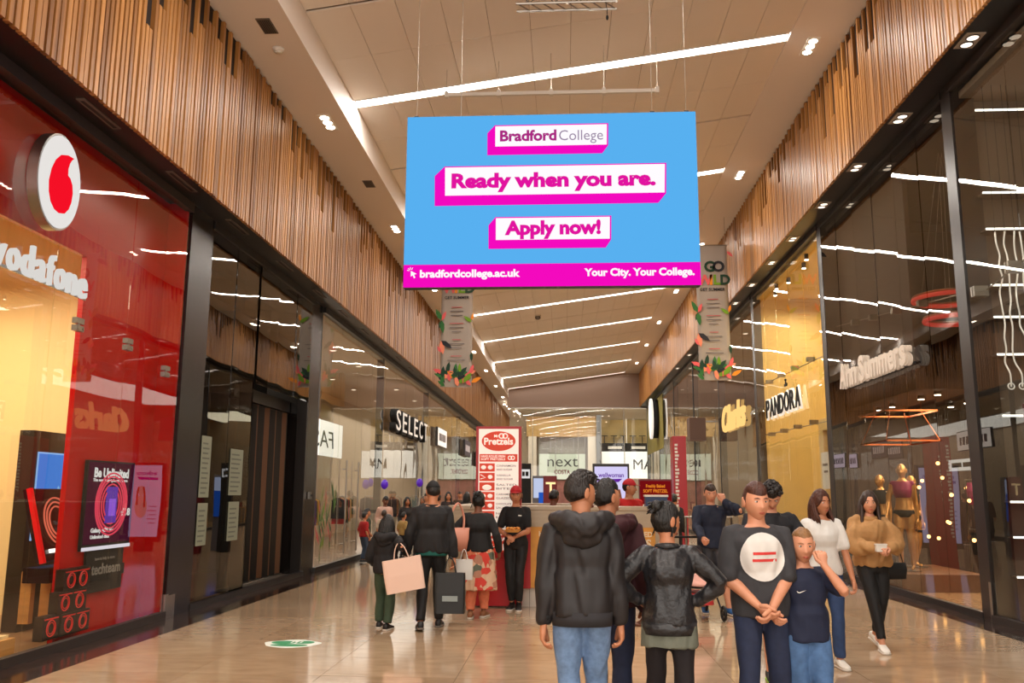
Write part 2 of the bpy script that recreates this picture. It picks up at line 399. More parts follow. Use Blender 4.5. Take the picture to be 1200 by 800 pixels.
# timber fascias
slat = MB().box((0, 0, .5), (1, 1, 1)).mesh('slat'); slat.materials.append(WOOD)
def timber(name, x, sgn, ya, yb, z0, z1):
    w_ = struct(MB().b2((x+sgn*.09, ya, z0), (x+sgn*.5, yb, z1+.05)).obj(name, mat('timber_backing', (44, 27, 15), .8)))
    per = .092; n = int((yb-ya)/per); rest = MB(); made = 0; run = 0
    start = int((6.0-ya)/per) if ya < 6 else 0
    for k in list(range(start, n))+list(range(0, start)):
        y = ya+(k+.5)*per
        deep = .045+.015*rnd.random(); ww = .056+.010*rnd.random()
        ph = sin(y*.9)+.7*sin(y*2.3+1)+.5*sin(y*.37)
        if k % 3 == 1: run = max(0, rnd.random()**.8*(.95+.40*ph)) if rnd.random() < .9 else 0
        cut = run if k % 3 else 0
        h = z1-z0-cut-.0
        lx = x+sgn*(.09-deep/2)
        if made < 300:
            o = bpy.data.objects.new('slat', slat); C.objects.link(o); o.parent = w_
            o.location = (lx, y, z0-.02); o.scale = (deep, ww, h)
        else: rest.box((lx, y, z0-.02+h/2), (deep, ww, h))
        made += 1
    if rest.v:
        o = rest.obj('distant_slats', WOOD, w_); o['kind'] = 'stuff'
timber('wall_left', WL, -1, 3.0, 76, ZSL, ZTL)
timber('wall_right', WR, 1, 6.5, YE, ZSR, ZTR)
struct(MB().b2((WL-.09, Y0, ZSL), (WL-.5, 3.0, ZTL)).b2((WR+.09, Y0, ZSR), (WR+.5, 6.5, ZTR)).obj('wall_near', WOOD))
# soffits
sfl = struct(MB().b2((WL-.1, Y0, ZSL), (-10, 76, ZSL+.1)).obj('trim_3', DARK))
sfr = struct(MB().b2((WR+.1, Y0, ZSR), (10.4, YE, ZSR+.1)).obj('trim_4', DARK))
for n_, (y, L_) in enumerate(((8.5, .75), (10.55, .75), (12.5, .75), (14.8, .75), (17, .75), (19, .75), (21.2, .75), (23.4, .75), (25.6, .75), (27.8, .75), (30, .75))):
    t = thing('linear_grille', '%s thin grey grille from the camera in the dark soffit under the left timber' % ORD[n_], 'grille', (-4.91, y, ZSL), 0, 'grilles along the left soffit')
    MB().b2((-.045, -L_/2, -.012), (.045, L_/2, .01)).obj('frame', GR, t); MB().b2((-.02, -L_/2+.04, -.016), (.02, L_/2-.04, -.006)).obj('slot', mat('slot_dark', (40, 34, 30), .6), t)
d0 = None
DIM = glow('lamp_lens_dim', (255, 232, 205), 1.5)
for n_, y in enumerate((8.5, 10.9, 13.3, 15.4, 17.5, 19.9, 22.0, 24.4, 26.8, 29.2, 33, 37, 41)):
    if d0 is None:
        d0 = t = bpy.data.objects.new('recessed_downlight', None); C.objects.link(t)
        MB().b2((-.12, -.2, -.012), (.12, .2, .012)).obj('frame', mat('frame_grey', (190, 178, 165), .4), t)
        for q in (-.09, .09):
            MB().cyl((0, q, -.02), (0, q, -.01), .07).obj('lens', DIM, t)
            MB().torus((0, q, -.018), (1, 0, 0), (0, 1, 0), .078, .008, 20, 6).obj('bezel', DARK, t)
        t.location = (5.27, y, ZSR)
    else: t = dup(d0, (5.27, y, ZSR))
    tag(t, '%s square twin downlight from the camera in the dark soffit above the right shopfronts' % ORD[n_], 'downlight', 'twin downlights in the right soffit')

# shopfront glazing
def front(n, x, sgn, ys, z0, z1, gl=GLASS, post=BRONZE, seams=True, pw_=.09, pdepth=.22, step=1.6, endpost=True):
    w_ = struct(MB().b2((x-.04, ys[0], 0), (x+.04, ys[-1], .09)).b2((x-.05, ys[0], z1-.12), (x+.05, ys[-1], z1)).obj('window_%d' % n, post))
    for i, y in enumerate(ys):
        if i == len(ys)-1 and not endpost: continue
        MB().b2((x+sgn*.0-.02, y-pw_/2, 0), (x+sgn*pdepth, y+pw_/2, z1)).obj('mullion', post, w_)
    for a, b in zip(ys[:-1], ys[1:]):
        k = max(1, round((b-a)/step)) if seams else 1
        for j in range(k):
            ya = a+(b-a)*j/k+(.05 if j == 0 else .006); yb = a+(b-a)*(j+1)/k-(.05 if j == k-1 else .006)
            o = MB().b2((-.006, -(yb-ya)/2, z0), (.006, (yb-ya)/2, z1-.1)).obj('glass_pane', gl, w_)
            o.location = (x, (ya+yb)/2, 0); o.rotation_euler = (rnd.uniform(-.0005, .0005), rnd.uniform(-.0015, .0015), rnd.uniform(-.006, .006))
    return w_
def shell(name, sgn, x0, x1, ya, yb, z1, wallm, ceilm, back=True, side=(1, 1)):
    """interior of a shop unit: rear wall, party walls and ceiling"""
    mb = MB()
    mb.b2((x1, ya, 0), (x1+sgn*.1, yb, z1))
    o = struct(mb.obj(name, wallm))
    if side[0]: MB().b2((x0, ya-.05, 0), (x1, ya+.05, z1)).obj('party_wall', wallm, o)
    if side[1]: MB().b2((x0, yb-.05, 0), (x1, yb+.05, z1)).obj('party_wall', wallm, o)
    MB().b2((x0, ya, z1-.1), (x1, yb, z1)).obj('shop_ceiling', ceilm, o)
    return o
# left units
REDG = mat('red_gloss_panel', (196, 10, 14), .25, spec=.3)
front(1, XL, -1, [1.0, 5.4, 11.45], .09, ZSL, step=1.5, pdepth=.12, endpost=False)
shell('wall_red_shop', -1, XL-.3, -9.2, 1.0, 11.6, 5.5, CREAM, mat('warm_ceiling', (226, 196, 160), .7))
rp = struct(MB().b2((XL-.28, 9.45, 0), (XL-.34, 11.4, 5.54)).b2((XL-.02, 11.38, 0), (XL-.34, 11.44, 5.54)).b2((XL-.28, 1.0, 4.25), (XL-.34, 9.45, 5.54)).obj('wall_red_panel', REDG))
struct(MB().b2((XL+.03, 11.45, 0), (XL-.27, 12.2, ZSL)).b2((XL-.02, 17.55, 0), (XL-.9, 18.25, ZSL)).obj('wall_dark_piers', mat('pier_brown', (30, 23, 20), .25)))
MB().b2((XL+.035, 11.42, 0), (XL+.0, 11.5, .3)).b2((XL+.035, 11.5, 0), (XL+.03, 11.7, .28)).obj('kick_plate', STEEL, rp)
front(2, XL, -1, [12.2, 14.3], .12, ZSL, GLASS_DARK, DARK, step=1.1)
front(3, XL, -1, [14.3, 17.5], 3.4, ZSL, GLASS_DARK, DARK, step=1.1)
shell('wall_dark_shop', -1, XL-.9, -9.2, 12.2, 17.9, 5.5, mat('shop_black', (30, 26, 24), .6), mat('shop_black_ceiling', (40, 34, 30), .7))
front(4, XL, -1, [18.3, 24.9, 33.3, 43.7, 52, 60], .1, ZSL, GLASS, DARK, step=1.65)
shell('wall_left_shops', -1, XL-.05, -9.2, 18.25, 75, 5.5, mat('shop_beige', (196, 176, 152), .7), mat('shop_ceiling_white', (205, 190, 170), .7))
# right units
front(5, XR, 1, [6.0, 12.18], .1, ZSR, GLASS, BRONZE, step=1.6, endpost=False)
np_ = struct(MB().b2((XR-.03, 12.14, 0), (XR+.3, 12.42, ZSR)).obj('wall_right_pier', mat('pier_bronze', (44, 35, 31), .3)))
MB().b2((XR-.035, 12.14, 0), (XR+.02, 12.2, .5)).obj('kick_plate', STEEL, np_)
shell('wall_near_right_shop', 1, XR+.1, 10.2, 2.0, 12.3, 7.3, mat('shop_grey', (112, 98, 86), .7), mat('shop_ceiling_grey', (150, 132, 114), .7))
front(6, XR, 1, [12.42, 18.72], .1, ZSR, GLASS_SMOKE, DARK, step=1.05, endpost=False)
shell('wall_lingerie_shop', 1, XR+.1, 10.2, 12.42, 18.8, 7.3, mat('shop_brown', (64, 44, 34), .6), mat('shop_ceiling_brown', (52, 40, 33), .7))
struct(MB().b2((XR-.02, 18.66, 0), (XR+.25, 18.9, ZSR)).obj('wall_right_post', DARK))
front(7, XR, 1, [18.9, 25.65], .1, ZSR, GLASS, BRONZE, step=1.35, endpost=False)
struct(MB().b2((XR-.02, 25.6, 0), (XR+.2, 25.85, ZSR)).obj('wall_right_slim_post', DARK))
PAND = mat('jeweller_cream', (226, 196, 128), .55, noise=.05, nscale=2)
shell('wall_jeweller', 1, XR+.1, XR+2.6, 18.85, 25.7, 7.35, PAND, PAND)
front(8, XR, 1, [25.85, 31.9, 38.2, 45.0, 52.2, 59.5], .1, ZSR, GLASS, DARK, step=1.6)
shell('wall_right_shops', 1, XR+.1, 10.2, 25.8, 50, 7.35, mat('shop_taupe', (150, 130, 108), .7), mat('shop_ceiling_taupe', (150, 134, 116), .7))
shell('wall_olive_shop', 1, XR+.1, 8.0, 50.1, 59.4, 7.35, mat('olive_panel', (150, 140, 66), .6), mat('olive_ceiling', (150, 140, 90), .7))
# bulkhead and glass screen at the end of the mall
struct(MB().b2((CX0-.1, YE, ZSR-.03), (WR+.6, YE+.35, 10.2)).obj('wall_bulkhead', mat('bulkhead_paint', (170, 148, 134), .7)))
w_ = struct(MB().b2((CX0, YE, ZSR-.09), (XR, YE+.1, ZSR-.03)).obj('window_9', STEEL))
xs = [-3.7+1.54*i for i in range(7)]
for i, x in enumerate(xs):
    if i < len(xs)-1: MB().b2((x+.01, YE+.1, 2.6), (x+1.53, YE+.112, ZSR-.1)).obj('glass_pane', GLASS, w_)
    MB().b2((x-.02, YE+.12, 2.6), (x+.02, YE+.3, ZSR-.1)).obj('glass_fin', STEEL, w_)
# atrium shell beyond
DAY = mat('atrium_white', (238, 232, 222), .7)
struct(MB().b2((-12, 60.2, 11.9), (16, 96, 12.1)).obj('ceiling_atrium', DAY))
struct(MB().b2((-12, 85.5, 0), (16, 86, 12)).obj('wall_atrium_back', mat('atrium_beige', (205, 190, 168), .7)))
struct(MB().b2((15.8, 60, 0), (16, 86, 12)).b2((-12, 76, 0), (-11.8, 86, 12)).b2((-11.9, 75.9, 0), (-9.2, 76, 12)).obj('wall_atrium_sides', mat('atrium_beige', (205, 190, 168), .7)))
struct(MB().b2((5.6, YE+.05, 0), (16, YE+.35, 12)).b2((CX0-.1, YE+.05, 10.2), (16, YE+.35, 12)).b2((-9.4, 75.6, ZTL), (-9.2, 76, 12)).obj('wall_atrium_front', mat('atrium_beige', (205, 190, 168), .7)))
struct(MB().b2((-9.3, 60, ZTL+.2), (-9.2, 76, 12)).obj('wall_atrium_left', DAY))
# ================================================================== figures
TMP = bpy.data.scenes.new('tmp')
def remesh(mb, voxel, smooth=3, name='m'):
    me = mb.mesh(name); o = bpy.data.objects.new('tmp', me); TMP.collection.objects.link(o)
    r = o.modifiers.new('r', 'REMESH'); r.mode = 'VOXEL'; r.voxel_size = voxel; r.use_smooth_shade = True
    if smooth:
        s = o.modifiers.new('s', 'SMOOTH'); s.factor = .5; s.iterations = smooth
    vl = TMP.view_layers[0]; vl.update(); dg = vl.depsgraph; dg.update()
    out = bpy.data.meshes.new_from_object(o.evaluated_get(dg)); out.name = name
    bpy.data.objects.remove(o); bpy.data.meshes.remove(me)
    out.materials.clear()
    return out
def wrinkle(me, amp, scale, seed=0, vert=1.0):
    n = len(me.vertices)
    if n == 0: return me
    co = np.empty(n*3); me.vertices.foreach_get('co', co); co = co.reshape(-1, 3)
    no = np.empty(n*3); me.vertex_normals.foreach_get('vector', no); no = no.reshape(-1, 3)
    r = np.random.RandomState(seed); p = co/scale*np.array([1, 1, vert]); d = np.zeros(n)
    q = p+.8*np.sin(p[:, [1, 2, 0]]*1.7+r.rand(3)*6)
    for i in range(5):
        k = r.randn(3); k /= np.linalg.norm(k); k *= (1+i*.55)
        d += np.sin(q@k*2.2+r.rand()*6.28)/(1+i*.4)
    d = np.clip(d/1.6, -1.2, 1.2)
    co += no*(amp*d)[:, None]
    me.vertices.foreach_set('co', co.ravel()); me.update(); return me

SKINS = {'light': (214, 158, 128), 'tan': (196, 138, 104), 'olive': (176, 120, 88), 'brown': (128, 82, 58)}
HAIRS = {'black': (20, 15, 13), 'dark': (34, 23, 18), 'brown': (62, 40, 26), 'chestnut': (86, 46, 28), 'blond': (150, 112, 72), 'grey': (110, 96, 84)}
def skin_mat(k): return mat('skin_'+k, SKINS[k], .5, noise=.05, nscale=14)
def hair_mat(k): return mat('hair_'+k, HAIRS[k], .45, noise=.25, nscale=40, bump=.5, bscale=120, stretch=(1, 1, .15))

def ik(a, b, l1, l2, hint):
    a = Vector(a); b = Vector(b); d = b-a; L = min(d.length, (l1+l2)*.999); dn = d.normalized(); b = a+dn*L
    x = (l1*l1-l2*l2+L*L)/(2*L); h = sqrt(max(l1*l1-x*x, 0))
    n = Vector(hint); n = n-dn*n.dot(dn); n = n.normalized() if n.length > 1e-6 else Vector((0, 0, 1))
    return a+dn*x+n*h, b

def head_mesh(fem=0, nu=40, nv=32, jaw=1.0):
    vs = []
    for j in range(nv+1):
        ph = -pi/2+pi*j/nv
        for i in range(nu):
            a = 2*pi*i/nu
            vs.append((cos(ph)*cos(a), cos(ph)*sin(a), sin(ph)))
    p = np.array(vs); x, y, z = p[:, 0].copy(), p[:, 1].copy(), p[:, 2].copy()
    fr = np.clip(-y, 0, 1); low = np.clip(-z, 0, 1)
    X = x*(1-.30*low**1.6*(1+.1*fem)); Y = y.copy(); Z = z.copy()
    Y = np.where((y > 0), y*(1+.06*np.clip(z+.3, 0, 1))*(1-.35*low), Y)
    Y = np.where(y < 0, y*(.93-.06*np.clip(z, 0, 1)+.10*low*np.exp(-((z+.75)/.35)**2)), Y)
    Z = np.where(z < 0, z*(1.0-.12*np.clip(y, 0, 1)), z)
    # features on the front
    g = lambda cx, cz, sx, sz: np.exp(-((x-cx)/sx)**2-((z-cz)/sz)**2)*(y < 0)
    zn = np.clip((.12-z)/.42, 0, 1); nose = np.where((z < .12) & (z > -.36), zn**1.2, 0)*np.exp(-(x/(.10+.10*zn))**2)*(y < 0)
    tail = np.where(z <= -.30, np.exp(-((z+.30)/.05)**2), 0)*np.exp(-(x/.16)**2)*(y < 0)
    Y -= .27*nose*(1-.15*fem)+.0*tail
    Y += .07*(g(.38, .06, .17, .11)+g(-.38, .06, .17, .11))
    Y -= .03*(g(.38, .22, .25, .08)+g(-.38, .22, .25, .08))*(1-fem*.6)
    Y -= .035*(g(.5, -.22, .2, .16)+g(-.5, -.22, .2, .16))
    Y -= .05*g(0, -.53, .22, .05)+.05*g(0, -.62, .19, .045)
    Y += .025*g(0, -.575, .2, .02)
    Y -= .06*g(0, -.86, .25, .12)
    v = np.stack([X*.0765, Y*.096, Z*.118], 1)
    fs = []
    for j in range(nv):
        for i in range(nu):
            k = (i+1) % nu; fs.append((j*nu+i, j*nu+k, (j+1)*nu+k, (j+1)*nu+i))
    return v, fs, p
def hair_shell(style, thick, seed=1, curl=0):
    v, fs, p = head_mesh(nu=48, nv=36)
    x, y, z = p.T
    if style == 'short': hl = np.where(y < 0, .52+.15*y+.10*np.abs(x), -.05-.45*np.clip(y, 0, 1)); 
    elif style == 'buzz': hl = np.where(y < 0, .50+.1*np.abs(x), -.0-.40*np.clip(y, 0, 1))
    elif style == 'long': hl = np.where(y < -.15, .62-.75*np.clip(np.abs(x)-.28, 0, 1)*1.9, -1.2)
    else: hl = np.where(y < -.25, .55-.2*np.abs(x), -.62)
    m = 1/(1+np.exp(-(z-hl)/.05))
    r = np.random.RandomState(seed)
    nz = sum(np.sin(p@(r.randn(3)*(9+4*i))+r.rand()*6) for i in range(5))/5
    sc = 1+thick*m*(1+.25*np.clip(z, 0, 1))-.07*(1-m)+(.045+curl)*nz*m
    v = v*sc[:, None]; v[:, 2] += .004*m
    return v, fs

def person(name, label, loc, rz, H=1.75, fem=0, skin='light', hair=('short', 'dark'), group=None, lean=0, bend=0,
           feet=((.0, 0), (.0, 0)), hands=None, elbow=None, headyaw=0, headpitch=0, top=None, bottom=None, shoes=None, hi=True,
           girth=1.0, hip_drop=0, lift=(0, 0), beard=False, curl=(.6, .6), extra=None, yaw_t=0, toe=(8, 8), hipz=.53, face=True, skirt=None, child=False, handrot=(None, None), cap=None):
    """faces -Y locally; +X is the figure's left hand side"""
    root = thing(name, label, 'person', loc, rz, group); S = H
    vox = .011 if hi else .02
    P = {}
    hz = (hipz-hip_drop)*S
    hip = Vector((0, 0, hz)); sh_w = (.103-.012*fem)*S*(.95 if child else 1); hp_w = .050*S
    spine = Vector((0, -sin(lean), cos(lean)))
    neck = hip+spine*(.305*S)                               # base of the neck
    hscale = (S**.5*1.76**.5)*.140/.236 if not child else .165*S/.236
    hc = neck+spine*(.004*S)+Vector((0, -.012*S-.03*sin(max(headpitch, 0))*S, .028*S))+Vector((0, 0, .118*hscale*.72))
    Rt = Matrix.Rotation(yaw_t, 3, 'Z')
    shl = [hip+spine*(.266*S)+Rt @ Vector((s*sh_w, .004*S, 0)) for s in (-1, 1)]       # right(-x), left(+x)
    hipj = [hip+Vector((s*hp_w, 0, -.01*S)) for s in (-1, 1)]
    ua, fa = .172*S, .150*S
    th, sk = .245*S, .240*S
    ank = [Vector((s*hp_w*.9+feet[i][0]*S, feet[i][1]*S, .045*S+lift[i]*S)) for i, s in enumerate((-1, 1))]
    if hands is None: hands = [(-1, -.03, -.16), (1, -.03, -.16)]; hands = [Vector((s*(sh_w+.03*S)*1, -.03*S, hz-.03*S)) for s in (-1, 1)]
    else: hands = [Vector(h)*S for h in hands]
    if elbow is None: elbow = [(-.3, 1, 0), (.3, 1, 0)]
    knees = []; 
    for i in range(2):
        k, a = ik(hipj[i], ank[i], th, sk, (0, -1, .05)); knees.append(k)
        ank[i] = a
    els = []; wr = []
    for i in range(2):
        e, w2 = ik(shl[i], hands[i], ua, fa, elbow[i]); els.append(e); wr.append(w2)
    P.update(hip=hip, neck=neck, head=hc, sh=shl, el=els, wr=wr, kn=knees, an=ank, S=S)
    g = girth
    def tsec(t, infl=0.0, gx=1.0):
        """torso section; t from 0 (crotch) to 1 (neck base)"""
        tab = [(0, -.045, .080+.008*fem, .060), (.13, .0, .095+.008*fem, .070), (.34, .065, .088-.01*fem, .064), (.52, .12, .078-.008*fem, .057), (.70, .185, .094-.010*fem, .068), (.85, .235, .102-.014*fem, .066), (.95, .272, .090-.012*fem, .052), (1.0, .300, .045, .038)]
        for a, b in zip(tab[:-1], tab[1:]):
            if t <= b[0]+1e-9: break
        k = (t-a[0])/(b[0]-a[0]); k = max(0, min(1, k)); k2 = k
        z = a[1]+(b[1]-a[1])*k; rx = (a[2]+(b[2]-a[2])*k2)*S*g*gx+infl; ry = (a[3]+(b[3]-a[3])*k2)*S*g+infl
        c = hip+(spine*(z*S) if z > 0 else Vector((0, 0, z*S)))
        yw = yaw_t*max(0, min(1, t)); u = Matrix.Rotation(yw, 3, 'Z') @ Vector((1, 0, 0)); vv = spine.cross(u).normalized()
        if fem and .62 < t < .84: c = c+vv*0
        return c, u*rx, vv*ry
    P['tsec'] = tsec
    skm = skin_mat(skin)
    # ---- body: one continuous surface
    mb = MB(); n = 18 if hi else 12
    mb.loft([tsec(t, -.004) for t in (0, .07, .13, .25, .34, .45, .52, .6, .7, .78, .85, .9, .95, 1.0)], n, sup=.9)
    mb.tube([neck-spine*.03*S, neck+spine*.02*S, hc+Vector((0, .012, -.03))*hscale], [.040*S, .033*S*(1-.1*fem), .034*S], n)
    tl_ = top if isinstance(top, list) else ([top] if top else [])
    ca = max([q.get('sleeve', 1.95) for q in tl_] or [-9]); cl_ = (bottom.get('len', 1.93) if bottom else -9)
    kA = lambda t: .78 if t < ca-.25 else 1.0
    kL = lambda t: .70 if t < cl_-.2 else 1.0
    for i in range(2):
        mb.tube([shl[i]*.75+Vector((hip.x, hip.y, shl[i].z))*.25-spine*.01*S, shl[i], shl[i].lerp(els[i], .35), els[i], els[i].lerp(wr[i], .3), wr[i]], [r*S*(1-.12*fem)*kA(t) for r, t in ((.030, 0), (.033, 0), (.029, .35), (.0235, 1), (.025, 1.3), (.0155, 2.5))], n, smooth=3)
        mb.tube([hipj[i]+Vector((0, 0, .01*S)), hipj[i].lerp(knees[i], .3), hipj[i].lerp(knees[i], .7), knees[i], knees[i].lerp(ank[i], .3), knees[i].lerp(ank[i], .65), ank[i]], [r*S*kL(t) for r, t in ((.050, 0), (.050, .3), (.040, .7), (.033, 1), (.033, 1.3), (.026, 1.65), (.019, 2.5))], n, smooth=3)
        # bare foot core
        mb.tube([ank[i]+Vector((0, .02, -.01))*S, ank[i]+Vector((0, -.03, -.026))*S, ank[i]+Vector((0, -.085, -.033))*S], [.018*S, .018*S, .013*S], 10)
    # palms
    hand_frames = []
    for i, s in enumerate((-1, 1)):
        d = (wr[i]-els[i]).normalized()
        if handrot[i] is not None: d = Vector(handrot[i]).normalized()
        inward = Vector((-s, 0, 0)) if hands[i].z < shl[i].z-.15*S and abs(d.z) > .5 else Vector((0, 1, 0)) if d.z > .3 else Vector((0, 0, -1))
        inward = (inward-d*inward.dot(d)).normalized()     # direction the palm faces
        side = d.cross(inward).normalized()
        if side.dot(Vector((0, -1, 0))) < 0 and abs(d.z) > .5: side = -side
        hl_ = .098*S/1.0*.55
        secs = [(wr[i]-d*.01*S, side*.017*S, inward*.013*S), (wr[i]+d*.012*S, side*.018*S, inward*.0125*S), (wr[i]+d*.03*S, side*.0235*S, inward*.0125*S), (wr[i]+d*.052*S, side*.0245*S, inward*.010*S), (wr[i]+d*.058*S, side*.022*S, inward*.007*S)]
        mb.loft(secs, 12, sup=.8); hand_frames.append((wr[i], d, side, inward))
    P['hand'] = hand_frames
    body = remesh(mb, vox*(.8 if hi else 1), 2, 'body')
    ex = MB()
    R = Matrix.Rotation(headyaw, 3, 'Z') @ Matrix.Rotation(headpitch, 3, 'X')
    v, fs, _ = head_mesh(fem)
    ex.add([R @ Vector(q)*hscale+hc for q in v], fs)
    for s in (-1, 1):                                       # ears
        e0 = R @ (Vector((s*.075, .012, .0))*hscale)+hc
        ex.loft([(e0+R @ Vector((s*.000, 0, 0)), R @ Vector((0, .016, .006))*hscale, R @ Vector((0, -.005, .030))*hscale), (e0+R @ Vector((s*.012, .006, .002))*hscale, R @ Vector((0, .019, .006))*hscale, R @ Vector((0, -.006, .034))*hscale), (e0+R @ Vector((s*.014, .007, .002))*hscale, R @ Vector((0, .012, .003))*hscale, R @ Vector((0, -.003, .022))*hscale)], 12)
    for i, (w0, d, side, inw) in enumerate(hand_frames):
        cu = curl[i]; kf = S*.98
        for q, (off, ln, rr) in enumerate(((.0175, .040, .0078), (.006, .045, .0080), (-.0058, .042, .0077), (-.0172, .034, .0068))):
            b0 = w0+d*.046*kf+side*off*kf*1.08; dd = d.copy(); pts = [b0-d*.012*kf, b0+d*.006*kf]; c = cu*(.75+.12*q)
            sp = side*(off*1.2)
            for sg in (.46, .31, .27):
                dd = (dd*cos(c*.75)+inw*sin(c*.75)).normalized(); pn = (dd+sp*2).normalized()
                # keep curling from the current direction
                pts.append(pts[-1]+pn*ln*sg*kf)
                inw2 = (inw*cos(c*.75)-d*sin(c*.75)); 
            # bend progressively
            pts2 = pts[:2]; ang = 0
            for sg in (.46, .31, .27):
                ang += c*.9; dv = (d*cos(ang)+inw*sin(ang)+sp*1.5).normalized(); pts2.append(pts2[-1]+dv*ln*sg*kf)
            ex.tube(pts2, [rr*kf*(1-.05*z_) for z_ in range(5)], 8 if hi else 6)
        tb = w0+d*.014*kf+side*.014*kf; td = (d*.72+side*.62+inw*.35).normalized(); t2 = (d*.95+side*.15+inw*.30).normalized()
        ex.tube([tb, tb+td*.022*kf, tb+td*.022*kf+t2*.018*kf, tb+td*.022*kf+t2*.034*kf], [.0105*kf, .0095*kf, .0085*kf, .0072*kf], 8 if hi else 6)
    bm = bmesh.new(); bm.from_mesh(body); m2 = ex.mesh('x', True); bm.from_mesh(m2); bpy.data.meshes.remove(m2)
    bm.to_mesh(body); bm.free()
    body.polygons.foreach_set('use_smooth', [True]*len(body.polygons))
    bo = link('body', body, skm, root)
    # ---- face
    HP = lambda x, y, z: R @ (Vector((x, y, z))*hscale)+hc
    if face and (hi or True):
        em = MB(); pm = MB(); br = MB(); mo = MB()
        for s in (-1, 1):
            em.sphere(HP(s*.030, -.0715, .006), (.0135*hscale, .010*hscale, .0068*hscale), 12, 8)
            pm.sphere(HP(s*.030, -.0785, .006), (.0058*hscale, .0038*hscale, .0058*hscale), 10, 6)
            br.tube([HP(s*.013, -.0875, .024), HP(s*.030, -.0865, .029), HP(s*.047, -.0765, .025)], [.0022*hscale, .0035*hscale, .002*hscale], 6, smooth=2)
        mo.tube([HP(-.021, -.082, -.0665), HP(-.008, -.0895, -.063), HP(0, -.0890, -.0645), HP(.008, -.0895, -.063), HP(.021, -.082, -.0665)], [.0018*hscale, .0045*hscale, .004*hscale, .0045*hscale, .0018*hscale], 6, smooth=3)
        mo.tube([HP(-.015, -.084, -.070), HP(0, -.0885, -.072), HP(.015, -.084, -.070)], [.002*hscale, .0045*hscale, .002*hscale], 6, smooth=3)
        eo = em.obj('eyes', mat('eye_white', (222, 214, 206), .3), root, True); pm.obj('iris', mat('iris_dark', (42, 26, 18), .2), eo, True)
        br.obj('eyebrows', hair_mat(hair[1]), root, True); mo.obj('mouth', mat('lips_'+skin, tuple(int(c*k) for c, k in zip(SKINS[skin], (.88, .66, .66))), .45), root, True)
    # ---- hair
    hk, hcx = hair[0], hair[1]; hm = hair_mat(hcx)
    if hk:
        st = {'short': ('short', .13), 'buzz': ('buzz', .045), 'curly': ('short', .13), 'long': ('long', .13), 'bun': ('bun', .12), 'quiff': ('short', .15), 'ponytail': ('bun', .10)}[hk]
        v, fs = hair_shell(st[0], st[1], seed=int(abs(loc[0])*100) % 97, curl=.05 if hk == 'curly' else 0)
        hb = MB(); hb.add([HP(*q) for q in v], fs)
        rr = random.Random(int(abs(loc[0])*1000))
        if hk == 'curly':
            for _ in range(150):
                a = rr.uniform(0, 2*pi); z_ = rr.uniform(-.1, 1); q = sqrt(max(0, 1-z_*z_)); y_ = q*sin(a)
                if y_ < -.3 and z_ < .45: continue
                if z_ < .1 and y_ < .1: continue
                hb.sphere(HP(q*cos(a)*.086, y_*.106, z_*.130+.012), rr.uniform(.012, .021)*hscale, 7, 5)
        if hk == 'quiff':
            for _ in range(110):
                a = rr.uniform(-.062, .062); y_ = rr.uniform(-.07, .075); z0_ = .125*sqrt(max(.05, 1-(a/.086)**2-(y_/.108)**2))
                b_ = HP(a, y_, z0_-.006); hb.tube([b_, HP(a*1.05, y_-.010, z0_+.018+rr.uniform(0, .006)), HP(a*1.1, y_-.034, z0_+.020)], [.013*hscale, .011*hscale, .003*hscale], 6)
        if hk == 'bun':
            hb.sphere(HP(0, .085, .095), (.042*hscale,)*3, 14, 10)
            for _ in range(26):
                a = rr.uniform(0, 2*pi); b_ = rr.uniform(-1, 1); c_ = Vector((cos(a)*.04, sin(a)*.04, b_*.035)); 
                hb.tube([HP(c_.x*.6, .085+c_.y*.6, .095+c_.z*.6), HP(c_.x*1.1, .085+c_.y*1.1, .1+c_.z*1.15), HP(c_.x*1.3+.01, .09+c_.y*1.3, .09+c_.z*1.4)], [.010*hscale, .009*hscale, .002*hscale], 6)
            for _ in range(8):
                s = rr.choice((-1, 1)); hb.tube([HP(s*.06, .03, .03), HP(s*.085, .02, -.03), HP(s*(.08+rr.random()*.03), .03, -.09)], [.006*hscale, .005*hscale, .002*hscale], 5, smooth=2)
        if hk == 'ponytail':
            hb.tube([HP(0, .10, .05), HP(0, .135, .03), HP(0, .135, -.06), HP(0, .11, -.16)], [.02*hscale, .026*hscale, .024*hscale, .006*hscale], 10, smooth=3)
        if hk == 'long':
            ln = hair[2] if len(hair) > 2 else .30
            for k in range(22):
                a = -pi*.16+(pi*1.32)*k/21; xx = .083*cos(a); yy = .03+.075*sin(a)
                e = ln*(.85+.2*rr.random())
                fw = -.055 if sin(a) < .35 else .01
                hb.tube([HP(xx*.8, yy*.8, .06), HP(xx*1.08, yy, -.02), HP(xx*1.12, yy+fw*.5, -.11), HP(xx*1.15+rr.uniform(-.008, .008), yy+fw*(1 if yy < .06 else .2), -e*.75), HP(xx*1.02, yy+fw*1.2*(1 if yy < .06 else .2), -e)], [.016*hscale, .021*hscale, .020*hscale, .017*hscale, .004*hscale], 7, smooth=3)
        hb.obj('hair', hm, root, True)
    if beard:
        mb = MB(); v, fs, p = head_mesh(); m_ = ((p[:, 2] < -.42) & (p[:, 1] < .1)) | ((p[:, 2] < -.1) & (np.abs(p[:, 0]) > .75) & (p[:, 1] < .2))
        v2 = v*np.where(m_, 1.035, .96)[:, None]; mb.add([HP(*q) for q in v2], fs); mb.obj('beard', hm, root, True)
